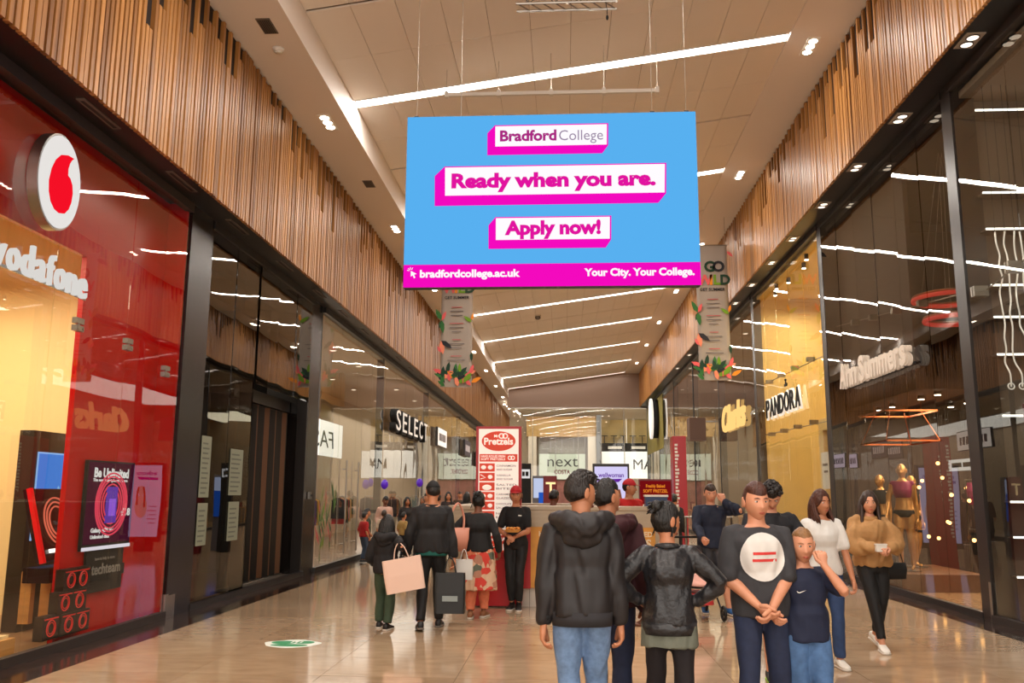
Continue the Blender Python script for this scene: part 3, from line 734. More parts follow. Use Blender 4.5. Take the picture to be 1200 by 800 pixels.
    if cap:
        mb = MB(); v, fs, p = head_mesh(nu=32, nv=24); k = p[:, 2] > .30
        v2 = v*np.where(k, 1.21, .93)[:, None]; mb.add([HP(*q) for q in v2], fs); co = mb.obj('cap', cap, root, True)
        pk = MB(); pk.loft([(HP(0, -.075, .045), R @ Vector((.07, 0, 0))*hscale, R @ Vector((0, .0, .006))*hscale), (HP(0, -.12, .045), R @ Vector((.066, 0, 0))*hscale, R @ Vector((0, .0, .004))*hscale), (HP(0, -.155, .036), R @ Vector((.045, 0, 0))*hscale, R @ Vector((0, .0, .003))*hscale)], 14); pk.obj('peak', cap, co, True)
        pk = MB(); pk.sphere(HP(0, -.01, .136), .007*hscale, 8, 6); pk.obj('button', cap, co, True)
    # ---- clothes
    sd = int(abs(loc[1])*50+abs(loc[0])*31) % 1000
    def garm(mb, name_, m_, amp=.006, sc=.09, v=.35, vx=None, sm=3, parent=root):
        me = remesh(mb, vx or vox*(.95 if hi else 1), sm, name_); wrinkle(me, amp*(1 if hi else .7), sc, sd, v); me.polygons.foreach_set('use_smooth', [True]*len(me.polygons))
        return link(name_, me, m_, parent)
    P['garm'] = garm
    def legtube(mb, i, t0, t1, r):
        """t along the leg: 0 hip, 1 knee, 2 ankle"""
        pt = lambda t: hipj[i].lerp(knees[i], t) if t <= 1 else knees[i].lerp(ank[i], t-1)
        k = 8; ts = [t0+(t1-t0)*q/k for q in range(k+1)]
        rb = lambda t: np.interp(t, [0, .3, .7, 1, 1.3, 1.65, 2], [.051, .049, .039, .032, .033, .026, .0195])*S
        ex_ = (lambda t: r(t)) if callable(r) else (lambda t: r)
        mb.tube([pt(t) for t in ts], [rb(t)+ex_(t) for t in ts], n, dome=False)
    def armtube(mb, i, t0, t1, r):
        s = (-1, 1)[i]
        pt = lambda t: shl[i].lerp(els[i], t) if t <= 1 else els[i].lerp(wr[i], t-1)
        k = 8; ts = [t0+(t1-t0)*q/k for q in range(k+1)]
        rb = lambda t: np.interp(t, [0, .35, 1, 1.3, 2], [.032, .030, .024, .0255, .017])*S
        ex_ = (lambda t: (r(t) if callable(r) else r)*np.interp(t, [0, .5], [.45, 1]))
        pts = [pt(t) for t in ts]; rs = [rb(t)+ex_(t) for t in ts]
        if t0 <= 0:
            pts = [shl[i]*.45+Vector((neck.x, neck.y, shl[i].z))*.55+spine*.012*S, shl[i]*.8+Vector((neck.x, neck.y, shl[i].z))*.2+spine*.004*S] + pts; rs = [rs[0]*.62, rs[0]*.9]+rs
        d_ = (pts[-1]-pts[-2]).normalized()
        mb.tube(pts, rs, n, dome=True); 
    P['armtube'] = armtube; P['legtube'] = legtube
    if bottom:
        mb = MB(); b = bottom; ex_ = b.get('fit', .01)
        mb.loft([tsec(t, ex_*(.8 if t < .1 else .35)) for t in (0.0, .07, .13, .25, b.get('waist', .40))], n, sup=.9)
        for i in range(2): legtube(mb, i, 0, b.get('len', 1.93), b.get('r', lambda t: ex_*(.6+.5*t)))
        garm(mb, b.get('name', 'trousers'), b['m'], b.get('amp', .006), .10, .5)
    if skirt:
        mb = MB(); z1 = skirt['hem']*S; c0, u0, v0 = tsec(skirt.get('waist', .45), -.004); c1, u1, v1 = tsec(.12, .008)
        zb = Vector((c1.x, c1.y, z1)); fl_ = skirt.get('flare', 1.1)
        mb.loft([(c0, u0, v0), (c1, u1, v1), (c1.lerp(zb, .5), u1*(1+(fl_-1)*.5), v1*(1+(fl_-1)*.6)), (zb, u1*fl_, v1*fl_*1.1)], n+6)
        garm(mb, skirt.get('name', 'skirt'), skirt['m'], .010, .07, .15)
    if top:
        tops = top if isinstance(top, list) else [top]
        for tp in tops:
            mb = MB(); e = tp.get('fit', .015); hem = tp.get('hem', .1); tt = .4 if tp.get('peek') else .97; ts = [hem+(tt-hem)*q/9 for q in range(10)]
            secs = []
            for q, t in enumerate(ts):
                c, u_, v_ = tsec(t, e*(1 if t < .88 else .75)); fl_ = tp.get('blouse', 0)*max(0, 1-abs(t-hem-.12)/.2); u_ = u_*(1+fl_); v_ = v_*(1+fl_*1.3)
                if t < .5 and not tp.get('tight'):
                    c2, u2, v2 = tsec(.72, e); w_ = tp.get('box', .55); u_ = u_*(1-w_)+u2*w_*.99; v_ = v_*(1-w_)+v2*w_*1.05
                if fem and .64 < t < .82: v_ = v_*1.13
                secs.append((c, u_, v_))
            if tp.get('hem_in'): secs[0] = (secs[0][0], secs[0][1]*.94, secs[0][2]*.94)
            mb.loft(secs, n, sup=.9)
            if not tp.get('peek'): nk, nu_, nv_ = tsec(.985, e*.5); mb.loft([tsec(.93, e*.6), (nk, nu_*1.0, nv_*1.0)], n)
            sl_ = tp.get('sleeve', 1.95)
            for i in range(0 if tp.get('peek') else 2):
                armtube(mb, i, 0, sl_, tp.get('sr', lambda t: e*(.75+.15*t)))
            g_ = garm(mb, tp.get('name', 'jumper'), tp['m'], tp.get('amp', .007), tp.get('sc', .10), tp.get('v', .45))
            P[tp.get('name', 'jumper')] = g_
            if tp.get('collar'):
                cb = MB(); cc, cu_, cv_ = tsec(.985, 0); R_ = .040*S; cb.torus(neck+spine*tp.get('cz', -.012)*S+Vector((0, -.002, 0)), (1, 0, 0), (0, 1, .12), R_, tp['collar']*S, 28, 8)
                cb.obj('collar', tp.get('cm', tp['m']), root, True)
            if tp.get('hood'):
                hb = MB(); c_ = neck+Vector((0, .045, -.01))*S
                hb.tube([neck+Vector((-.075, -.035, -.02))*S, neck+Vector((-.088, .03, -.005))*S, neck+Vector((-.05, .085, -.012))*S, neck+Vector((0, .105, -.025))*S, neck+Vector((.05, .085, -.012))*S, neck+Vector((.088, .03, -.005))*S, neck+Vector((.075, -.035, -.02))*S], [.018*S, .030*S, .040*S, .044*S, .040*S, .030*S, .018*S], 14, smooth=3)
                hb.sphere(neck+Vector((0, .085, -.055))*S, (.072*S, .036*S, .05*S), 16, 10)
                garm(hb, 'hood', tp['m'], .006, .06, .6)
            if tp.get('cuffs'):
                for i in range(2):
                    cb = MB(); p0_ = els[i].lerp(wr[i], sl_-1-.12); p1_ = els[i].lerp(wr[i], sl_-1+.02); cb.tube([p0_, p1_], [.022*S+e*.4, .019*S+e*.2], 14, dome=False); cb.obj('cuff', tp['cuffs'], root, True)
            if tp.get('band'):
                c_, u_, v_ = secs[0]; bb = MB(); bb.loft([(c_-Vector((0, 0, .035*S)), u_*.97, v_*.97), (c_+Vector((0, 0, .012*S)), u_*1.0, v_*1.0)], 28, sup=.9); bb.obj('waistband', tp['band'], root, True)
    if shoes:
        for i in range(2):
            toe_a = radians(toe[i])*(-1, 1)[i]
            fd = Vector((sin(toe_a), -cos(toe_a), 0)); sd_ = Vector((cos(toe_a), sin(toe_a), 0)); a = ank[i]; base = a.z-.045*S; pit = 0
            if lift[i] > .01: pit = min(.8, lift[i]*9)
            fd = Vector((fd.x*cos(pit), fd.y*cos(pit), -sin(pit))); u3 = sd_.cross(fd)*-1
            if u3.z < 0: u3 = -u3
            K = S/1.75*(1.12 if child else 1); q = lambda f_, h_, w_, t_: (a-u3*.045*S+fd*f_*K+u3*(h_*K), sd_*w_*K, u3*t_*K)
            mb = MB(); mb.loft([q(-.075, .045, .024, .024), q(-.066, .05, .036, .040), q(-.02, .056, .040, .046), q(.04, .045, .043, .036), q(.10, .034, .048, .024), q(.155, .028, .043, .018), q(.185, .024, .022, .010)], 16, sup=.85)
            so = mb.obj('shoe', shoes['m'], root, True)
            if shoes.get('high'): 
                mb2 = MB(); mb2.tube([a+u3*(-.0), a+u3*.045*K], [.040*K, .036*K], 14, dome=False); mb2.obj('ankle_sock', shoes['m'], so, True)
            mb = MB(); mb.loft([(c_[0]-u3*0, c_[1], c_[2]) for c_ in (q(-.082, .010, .020, .012), q(-.07, .010, .040, .012), q(-.02, .010, .044, .012), q(.06, .010, .045, .012), q(.12, .010, .050, .012), q(.165, .010, .045, .012), q(.195, .012, .022, .010))], 16, sup=.6)
            mb.obj('sole', shoes.get('sole', mat('sole_white', (214, 208, 198), .6)), so, True)
            if shoes.get('lace'):
                mb = MB()
                for t_ in (.045, .065, .085): 
                    mb.tube([a-u3*.045*S+fd*t_*K+u3*(.085-.28*t_+.0)*K+sd_*.02*K*s_ for s_ in (-1, 0, 1)], .004*K, 6)
                mb.obj('laces', shoes['lace'], so, True)
    P['root'] = root; P['HP'] = HP; P['body'] = bo
    return P
def decal(garment, parent, name, m_, centre, right_, up_, shape, off=.004, dirn=None):
    """flat print laid on a garment: a list of convex cells in 2D, projected on the cloth"""
    me = garment.data; bvh = BVHTree.FromPolygons([v.co for v in me.vertices], [tuple(p.vertices) for p in me.polygons])
    r = Vector(right_).normalized(); u = Vector(up_).normalized(); n = r.cross(u); c = Vector(centre)
    bm = bmesh.new()
    for poly in shape:
        vs = [bm.verts.new((x, y, 0)) for x, y in poly]; bm.faces.new(vs)
    bmesh.ops.triangulate(bm, faces=bm.faces)
    bmesh.ops.remove_doubles(bm, verts=bm.verts, dist=1e-5)
    for _ in range(2): bmesh.ops.subdivide_edges(bm, edges=[e for e in bm.edges if e.calc_length() > .012], cuts=1, use_grid_fill=True)
    for v in bm.verts:
        p = c+r*v.co.x+u*v.co.y; h = bvh.ray_cast(p+n*.5, -n)
        v.co = (h[0]+n*off) if h[0] is not None else p
    mm = bpy.data.meshes.new(name); bm.to_mesh(mm); bm.free()
    return link(name, mm, m_, parent)
# ================================================================== people
CL = lambda n, c, r=.8, **k: mat(n, c, r, noise=k.pop('noise', .08), nscale=k.pop('nscale', 25), **k)
blk = CL('black_cloth', (25, 23, 24)); jean = CL('light_denim', (118, 146, 182), noise=.18, nscale=30); djean = CL('dark_denim', (38, 50, 80), noise=.14)
mjean = CL('mid_denim', (84, 118, 160), noise=.18); wshoe = mat('white_shoe', (226, 222, 214), .6); bshoe = mat('black_shoe', (22, 20, 20), .5)
navy = CL('navy_cotton', (27, 38, 68)); HB = CL('hip_black', (18, 17, 19), .7)
A_ = person('person', 'person seen from behind in a black hooded jacket and light blue jeans', (.10, 5.55, 0), pi, 1.745, hair=('quiff', 'dark'), skin='tan', headyaw=-.95, headpitch=.05,
    feet=((.0, -.07), (.0, .09)), hands=((-.135, -.02, .455), (.135, .01, .455)), lean=.03,
    top=[dict(name='jacket', m=CL('black_jacket', (38, 34, 37), .55), fit=.026, hem=.06, hood=True, collar=.013, cuffs=blk, band=CL('rib_band', (48, 46, 50)), sr=lambda t: .020+.003*sin(t*6), amp=.010, sleeve=1.92, box=.7),
         dict(name='tee', m=blk, fit=.010, hem=-.02, sleeve=.3, amp=.004, peek=1)],
    bottom=dict(name='jeans', m=jean, fit=.012, len=1.97), shoes=dict(m=wshoe), toe=(5, 8), lift=(0, .012))
person('person', 'person in a maroon hoodie half hidden behind the black hooded jacket', (.29, 6.15, 0), pi, 1.71, hair=('short', 'black'), skin='tan', headyaw=-.9,
    feet=((.0, .08), (.0, -.08)), hands=((-.14, -.0, .50), (.14, -.02, .46)),
    top=dict(name='hoodie', m=CL('maroon_fleece', (70, 24, 34)), fit=.028, hem=.06, hood=True, cuffs=CL('maroon_rib', (46, 14, 22)), sr=lambda t: .020, sleeve=1.95, box=.7),
    bottom=dict(name='jeans', m=djean, fit=.012, len=1.97), shoes=dict(m=bshoe))
person('person', 'person with a dark hair bun in a black leather jacket and olive tunic', (.645, 5.75, 0), pi, 1.55, fem=1, hair=('bun', 'black'), skin='tan', headyaw=-1.0, headpitch=.08, girth=1.05,
    feet=((-.01, .08), (.01, -.10)), hands=((-.10, -.03, .60), (.105, -.03, .60)), elbow=((-1, .35, .1), (1, .35, .1)),
    top=dict(name='leather_jacket', m=mat('black_leather', (42, 42, 46), .38, noise=.2, nscale=18, bump=.4, bscale=30), fit=.020, hem=.10, collar=.014, sr=lambda t: .016, amp=.006, sc=.08, sleeve=1.86, box=.35, band=mat('black_leather', (0, 0, 0))),
    skirt=dict(name='tunic', m=CL('olive_jersey', (112, 116, 104)), hem=.435, waist=.42, flare=1.05), bottom=dict(name='leggings', m=CL('black_leggings', (30, 22, 28)), fit=.005, len=1.93), shoes=dict(m=bshoe), curl=(.9, .9))
D_ = person('person', 'person in a charcoal tee with a big white round print and dark jeans', (1.28, 6.1, 0), .06, 1.69, hair=('short', 'chestnut'), skin='light', headyaw=.15, girth=1.07,
    feet=((-.035, -.07), (.03, .05)), hands=((-.035, -.105, .535), (.015, -.115, .525)), elbow=((-1, .4, -.2), (1, .4, -.2)),
    top=dict(name='tee', m=CL('charcoal_cotton', (62, 62, 66)), fit=.020, hem=-.02, sleeve=.95, collar=.0055, sr=lambda t: .020+.008*t, amp=.008, box=.8),
    bottom=dict(name='jeans', m=djean, fit=.012, len=1.97), shoes=dict(m=bshoe), curl=(.8, .8))
ell = lambda cx, cz, rx, rz, n=32: [(cx+rx*cos(2*pi*i/n), cz+rz*sin(2*pi*i/n)) for i in range(n)]
def disc_cells(rx, rz, nr=7, na=36):
    c_ = []
    for j in range(nr):
        a0, a1 = j/nr, (j+1)/nr
        for i in range(na):
            t0, t1 = 2*pi*i/na, 2*pi*(i+1)/na; q = [(a0*rx*cos(t0), a0*rz*sin(t0)), (a1*rx*cos(t0), a1*rz*sin(t0)), (a1*rx*cos(t1), a1*rz*sin(t1)), (a0*rx*cos(t1), a0*rz*sin(t1))]
            c_.append(q if j else q[1:3]+[(0, 0)])
    return c_
cz = 1.205; g_ = D_['tee']; pr_ = decal(g_, D_['root'], 'round_print', CL('print_white', (222, 220, 216), noise=.02), (0, -.05, cz), (1, 0, 0), (0, 0, 1), disc_cells(.145, .155), .009)
pr_['label'] = 'white circle print with two red bands'
decal(g_, pr_, 'red_band', CL('print_red', (214, 70, 66)), (0, -.05, cz), (1, 0, 0), (0, 0, 1), [[(-.07, .012), (.08, .016), (.08, .034), (-.07, .030)], [(-.075, -.032), (.085, -.028), (.085, -.010), (-.075, -.014)]], .0125)
E_ = person('person', 'boy in a navy tee and denim shorts holding the hand beside him', (1.575, 6.12, 0), .10, 1.37, child=True, hair=('buzz', 'blond'), skin='light', headyaw=-.12, headpitch=.06, girth=1.04,
    feet=((.0, .05), (.0, -.06)), hands=((-.20, -.10, .625), (.055, -.13, .845)), elbow=((-1, .3, -.3), (.7, -.2, -1)), curl=(.7, 1.1),
    top=dict(name='tee', m=navy, fit=.018, hem=-.03, sleeve=.80, collar=.006, sr=lambda t: .012+.012*t, amp=.007, box=.9), handrot=(None, (-.1, .1, 1)),
    bottom=dict(name='shorts', m=mjean, fit=.020, len=.98, r=lambda t: .018), shoes=dict(m=wshoe))
sw = [[(-.028, -.004), (-.016, -.012), (.0, -.006), (.032, .012), (-.004, -.001), (-.020, -.004)]]
sw = [[(-.030, .004), (-.024, -.008), (-.014, -.006), (-.020, -.001)], [(-.024, -.008), (-.012, -.010), (.034, .013), (-.014, -.004)]]
decal(E_['tee'], E_['root'], 'chest_mark', CL('print_offwhite', (230, 228, 224)), (-.055, -.05, .985), (1, 0, 0), (0, 0, 1), sw, .006)
person('person', 'person with dark curly hair looking down, in dark jacket and black and green trainers', (1.86, 8.3, 0), .1, 1.74, hair=('curly', 'dark'), skin='light', headyaw=-.2, headpitch=.75, lean=.05,
    feet=((-.0, -.05), (.01, .04)), hands=((-.02, -.17, .62), (.06, -.16, .66)), elbow=((-1, .4, -.4), (1, .3, -.5)), curl=(1, 1),
    top=dict(name='jacket', m=CL('dark_shell_jacket', (30, 31, 38)), fit=.030, hem=.08, collar=.012, sr=lambda t: .022, amp=.010, sleeve=1.9, box=.6),
    bottom=dict(name='shorts', m=CL('dark_shorts', (34, 34, 40)), fit=.024, len=.88, r=lambda t: .022), shoes=dict(m=mat('black_green_shoe', (30, 34, 28), .6), sole=mat('lime_sole', (150, 190, 40), .6), lace=mat('lime_lace', (190, 230, 50), .5)))
person('person', 'smiling person in a white tee and blue jeans with long auburn hair', (2.52, 9.0, 0), -.05, 1.66, fem=1, hair=('long', 'chestnut', .20), skin='tan', headyaw=.45,
    feet=((.0, .06), (.0, -.08)), hands=((-.15, -.06, .48), (.145, -.08, .47)), girth=1.06,
    top=dict(name='tee', m=CL('white_cotton', (226, 224, 220), noise=.03), fit=.014, hem=.06, sleeve=.75, collar=.004, sr=lambda t: .012+.006*t, amp=.006, box=.3),
    bottom=dict(name='jeans', m=CL('blue_denim', (52, 76, 116), noise=.15), fit=.009, len=1.95), shoes=dict(m=wshoe))
T_ = person('person', 'person with long hair in a tan jacket and black leggings holding a white cup', (3.30, 9.95, 0), .05, 1.665, fem=1, hair=('long', 'brown', .27), skin='light', headyaw=-.2,
    feet=((.035, -.11), (-.01, .12)), hands=((-.035, -.17, .635), (.035, -.17, .635)), elbow=((-1, .5, -.5), (1, .5, -.5)), lift=(0, .03), curl=(.9, .9), hip_drop=.005,
    top=[dict(name='jacket', m=CL('tan_jacket', (182, 142, 94)), fit=.046, hem=.10, blouse=.08, hem_in=True, collar=.02, cz=-.015, sr=lambda t: .046 if t < 1.6 else .03, amp=.014, sleeve=1.86, box=.6),
         dict(name='top', m=CL('white_knit', (214, 208, 200)), fit=.010, hem=.2, sleeve=.3)],
    bottom=dict(name='leggings', m=HB, fit=.005, len=1.86), shoes=dict(m=wshoe))
person('person', 'person in a navy jacket and shorts with one hand raised to the face', (2.04, 12.7, 0), .1, 1.76, hair=('short', 'brown'), skin='light', headyaw=-.1, headpitch=.12,
    feet=((-.02, .03), (.05, -.10)), hands=((-.13, -.22, .58), (.085, -.075, .855)), elbow=((-.7, .8, -.5), (1.0, -.1, -.8)), handrot=(None, (-.2, .1, 1)), curl=(1.2, .9),
    top=[dict(name='jacket', m=CL('navy_shell', (28, 38, 62)), fit=.034, hem=.04, collar=.013, sr=lambda t: .024, sleeve=1.9, amp=.010)],
    bottom=dict(name='shorts', m=CL('grey_shorts', (72, 72, 78)), fit=.024, len=.88, r=lambda t: .022), shoes=dict(m=mat('blue_trainer', (28, 96, 150), .6), sole=wshoe))
S_ = person('person', 'kiosk worker in black polo, black trousers and red cap holding a paper tray', (-.70, 12.8, 0), -.1, 1.72, fem=1, hair=('ponytail', 'black'), skin='tan', headyaw=.1, cap=mat('red_cap', (190, 22, 40), .7),
    feet=((.015, .0), (-.015, -.03)), hands=((-.045, -.16, .60), (.01, -.15, .585)), elbow=((-.8, .6, -.5), (.9, .5, -.5)), curl=(.6, .6),
    top=dict(name='polo', m=CL('black_polo', (24, 24, 28)), fit=.013, hem=.10, sleeve=.75, collar=.008, sr=lambda t: .012, amp=.005, box=.2),
    bottom=dict(name='trousers', m=HB, fit=.008, len=1.88), shoes=dict(m=bshoe, high=True))
decal(S_['polo'], S_['root'], 'name_badge', wshoe, (.075, -.05, 1.30), (1, 0, -.1), (.1, 0, 1), [[(-.022, -.008), (.022, -.008), (.022, .008), (-.022, .008)]], .006)
FL = mat('floral_cloth', (196, 150, 118), .8)
nt = FL.node_tree; b_ = nt.nodes['Principled BSDF']; v_ = nt.nodes.new('ShaderNodeTexVoronoi'); v_.inputs['Scale'].default_value = 11; tc_ = nt.nodes.new('ShaderNodeTexCoord'); nt.links.new(tc_.outputs['Object'], v_.inputs[0])
rp_ = nt.nodes.new('ShaderNodeValToRGB'); rp_.color_ramp.interpolation = 'CONSTANT'; e_ = rp_.color_ramp.elements
e_[0].position = 0; e_[0].color = (*lin((206, 170, 140)), 1); e_[1].position = .45; e_[1].color = (*lin((170, 120, 96)), 1)
for p_, c_ in ((.6, (200, 60, 48)), (.72, (214, 184, 152)), (.86, (90, 96, 80))): x_ = e_.new(p_); x_.color = (*lin(c_), 1)
sp_ = nt.nodes.new('ShaderNodeSeparateColor'); nt.links.new(v_.outputs['Color'], sp_.inputs[0]); nt.links.new(sp_.outputs[0], rp_.inputs[0]); nt.links.new(rp_.outputs[0], b_.inputs['Base Color'])
person('person', 'person from behind in a black cardigan, patterned long tunic and peach trousers', (-1.16, 11.95, 0), pi-.1, 1.63, fem=1, hair=('bun', 'black'), skin='brown', girth=1.28,
    feet=((.0, -.04), (.0, .06)), hands=((-.17, -.02, .52), (.15, -.06, .62)), elbow=((-.5, 1, 0), (.5, 1, 0)),
    top=dict(name='cardigan', m=blk, fit=.018, hem=.10, sr=lambda t: .018, sleeve=1.92, box=.4),
    skirt=dict(name='tunic', m=FL, hem=.22, waist=.46, flare=1.22), bottom=dict(name='trousers', m=CL('peach_cotton', (226, 140, 106)), fit=.022, len=1.93, r=lambda t: .022), shoes=dict(m=mat('tan_sandal', (150, 104, 70), .6)))
person('person', 'person from behind in a black jumper, black trousers and dark cap', (-1.62, 10.9, 0), pi+.12, 1.76, hair=('short', 'black'), skin='tan', headyaw=.25, headpitch=.1,
    feet=((-.01, -.10), (.02, .10)), hands=((-.155, .02, .455), (.17, -.05, .50)), girth=1.12, cap=CL('dark_cap', (28, 26, 28)),
    top=[dict(name='jumper', m=CL('black_knit', (32, 30, 32)), fit=.028, hem=.07, sr=lambda t: .022, sleeve=1.93, amp=.010, box=.8, collar=.008), dict(name='tee', m=CL('teal_cotton', (24, 104, 96)), fit=.022, hem=.01, sleeve=.3, amp=.003, peek=1)],
    bottom=dict(name='trousers', m=HB, fit=.010, len=1.95), shoes=dict(m=bshoe, sole=mat('grey_sole', (120, 112, 104), .7)), lift=(.0, .012))
person('person', 'child in a black coat and green trousers carrying a large pink bag', (-2.17, 10.85, 0), pi-.1, 1.32, child=True, hair=('long', 'black', .22), skin='light', headpitch=.2,
    feet=((.0, .06), (.02, -.06)), hands=((-.155, .0, .73), (.15, -.12, .56)), curl=(1.2, 1.2),
    top=dict(name='coat', m=CL('black_coat', (34, 30, 32)), fit=.030, hem=.02, sr=lambda t: .024, sleeve=1.9, hood=True),
    bottom=dict(name='trousers', m=CL('green_cotton', (70, 88, 68)), fit=.016, len=1.93), shoes=dict(m=bshoe))
# kiosk staff behind the counter
def simple(lbl, loc, rz, H, tc, bc, hair, skin='tan', fem=0, cap=None, group=None, hd=0, child=False, hands=None, long_=1.93, th=.02, skirt=None, headyaw=0, nm='jumper', curl=(.8, .8)):
    return person('person', lbl, loc, rz, H, fem=fem, hair=hair, skin=skin, cap=cap, group=group, hi=False, child=child, hands=hands, headpitch=hd, headyaw=headyaw, curl=curl,
        top=dict(name=nm, m=CL('cloth_%d_%d_%d' % tc, tc), fit=th, hem=.06, sr=lambda t: th*.8, sleeve=1.9 if not child else .9), bottom=dict(name='trousers', m=CL('cloth_%d_%d_%d' % bc, bc), fit=.012, len=long_), skirt=skirt, shoes=dict(m=bshoe))
redc = mat('red_cap', (0, 0, 0))
KG = 'kiosk workers in red behind the counter'
simple('kiosk worker in red cap and red top right of the tall dark haired pair', (1.02, 14.3, 0), .5, 1.86, (196, 22, 22), (24, 22, 22), ('short', 'dark'), cap=redc, group=KG, headyaw=.9, nm='red_top')
simple('kiosk worker in red top bending down beside the red letter box panel', (-.20, 15.1, 0), 2.6, 1.68, (196, 22, 22), (24, 22, 22), ('short', 'black'), group=KG, hd=.3, nm='red_top', skin='brown')
simple('kiosk worker in red top just behind the worker with the paper tray', (-.85, 14.9, 0), -.5, 1.62, (196, 22, 22), (24, 22, 22), ('short', 'black'), cap=redc, group=KG, hd=.4, nm='red_top')
# people by the glass shopfront on the left
QG = 'crowd queueing by the left shopfront'
simple('child in red top and jeans beside the door handles of the left shopfront', (-4.72, 20.9, 0), 2.4, 1.15, (170, 26, 30), (70, 84, 104), ('short', 'black'), child=True, group=QG, long_=1.9)
simple('child in a pale top and dark jeans standing nearest in the left queue', (-4.40, 21.6, 0), 2.9, 1.18, (196, 178, 156), (30, 38, 62), ('short', 'brown'), child=True, group=QG)
simple('child in a mustard top behind the pale topped child in the left queue', (-4.05, 22.3, 0), 2.5, 1.12, (170, 140, 84), (28, 30, 44), ('short', 'black'), child=True, group=QG)
simple('adult in a pink and white top bending over the children in the left queue', (-4.75, 23.4, 0), .6, 1.52, (204, 170, 156), (38, 36, 44), ('short', 'black'), skin='brown', group=QG, hd=.3)
simple('adult in a dark headscarf and long dark dress in the left queue', (-4.25, 23.9, 0), .4, 1.50, (42, 36, 38), (28, 24, 26), ('long', 'black', .3), fem=1, skin='olive', group=QG, skirt=dict(name='dress', m=CL('black_cloth', (0, 0, 0)), hem=.12, waist=.5, flare=1.1))
simple('adult in a grey jacket with short dark hair at the back of the left queue', (-3.75, 24.2, 0), -.6, 1.62, (72, 64, 60), (40, 36, 36), ('short', 'black'), skin='tan', group=QG)
simple('child in a dark coat in front of the headscarf wearer in the left queue', (-3.65, 22.0, 0), 2.8, 1.22, (30, 26, 28), (26, 24, 28), ('short', 'black'), child=True, group=QG)
simple('adult in a grey sweatshirt just left of the black jumper wearer', (-3.05, 21.3, 0), 3.0, 1.60, (108, 98, 90), (50, 46, 44), ('short', 'black'), group=QG)
simple('adult with long black hair facing the camera behind the patterned tunic wearer', (-3.45, 26.3, 0), .2, 1.66, (52, 34, 34), (30, 28, 30), ('long', 'black', .3), fem=1, skin='tan', group=QG)
simple('adult with long dark hair in black turned away, further back in the mall', (-3.0, 27.2, 0), 2.8, 1.66, (30, 26, 28), (26, 24, 26), ('long', 'black', .3), fem=1, group=QG)
simple('adult in a black coat far back in the mall near the menu board', (-2.6, 31.5, 0), 2.9, 1.70, (30, 28, 30), (26, 26, 30), ('short', 'black'), group=QG)
simple('adult in a brown coat far back left of the menu board', (-3.9, 33, 0), .2, 1.68, (88, 66, 50), (34, 32, 36), ('short', 'brown'), group=QG)
simple('child in a dark green top close to the glass door handles on the left', (-4.98, 22.3, 0), 2.2, 1.20, (60, 72, 56), (34, 40, 60), ('short', 'black'), child=True, group=QG)
simple('adult in a beige headscarf and cream coat in the left queue', (-3.98, 25.0, 0), -.4, 1.52, (186, 160, 132), (150, 130, 108), ('long', 'grey', .2), fem=1, skin='olive', group=QG)
simple('adult in black passing behind the bun haired jacket wearer', (2.35, 19.5, 0), 2.6, 1.62, (28, 26, 28), (26, 24, 26), ('short', 'black'), group=None)
bpy.data.scenes.remove(TMP)
# ================================================================== hanging screen
sy = 11.0
def pan(name, col, s=1.0): return glow(name, col, s)
K = 1.0
t = thing('advert_screen', 'huge hanging blue and magenta advertising screen above the walkway', 'screen', (-.17, sy, 4.23))
W_, H_ = 3.82, 2.34
MB().b2((-W_/2, .012, 0), (W_/2, .16, H_)).obj('cabinet', mat('screen_cabinet', (40, 40, 44), .5), t)
SB = pan('screen_blue', (88, 176, 240)); SM = pan('screen_magenta', (244, 10, 190)); SW = pan('screen_white', (255, 252, 255)); STX = pan('screen_text_magenta', (226, 20, 160)); SPP = pan('screen_purple', (170, 40, 130)); SGY = pan('screen_grey', (150, 130, 160))
dp = MB().b2((-W_/2, 0, .30), (W_/2, .012, H_)).obj('display', SB, t)
MB().b2((-W_/2, 0, 0), (W_/2, .012, .30)).obj('footer_strip', SM, t)
def pxs(x, y):   # photo measure on the screen face -> local metres
    u = (x-474-(x > 0)*0)/347.; 
    k = (336-y)/199.; wl = 474+5*k; wr = 821.5-7.5*k
    return ((x-wl)/(wr-wl)-.5)*W_, k*H_
def ribbon(x0, y0, x1, y1, dx, dy, nm):
    """white label with a magenta border and an extruded side going down to the left"""
    a = pxs(x0, y0); b = pxs(x1, y0); c = pxs(x1, y1); d = pxs(x0, y1)
    e = (d[0]-dx, d[1]-dy); mb = MB()
    pts = [a, b, c, (c[0]-dx*.8, c[1]-dy), e, (a[0]-dx, a[1]-dy*1.0)]
    mb.prism(pts, 0, .006, lambda x, z, yy: (x, -yy, z)); o = mb.obj(nm, SM, dp)
    q = .020; mb = MB(); mb.prism([(d[0]+q*.3, d[1]+q*.4), (c[0]-q, c[1]+q*.4), (b[0]-q, b[1]-q*.8), (a[0]+q*.3, a[1]-q*.8)], 0, .009, lambda x, z, yy: (x, -yy, z)); mb.obj(nm, SW, dp)
ribbon(582, 149, 714, 175, .10, .11, 'label_box'); ribbon(523, 197, 781, 232, .13, .13, 'label_box'); ribbon(583, 257, 718, 284, .09, .11, 'label_box')
def st(s, x, y, w_, m, bold=.03, size=.2, **k):
    p = pxs(x, y); p2 = pxs(x+w_, y); o = text('lettering', s, m, dp, (p[0], -.011, p[1]), size=size, bold=bold, extrude=.001, width=p2[0]-p[0], **k); return o
st('Bradford', 588, 168, 66, SPP, .035, .205); st('College', 657, 168.5, 51, SGY, -.004, .205)
st('Ready when you are.', 531, 222, 238, STX, .05, .265)
st('Apply now!', 594, 277, 112, STX, .05, .25)
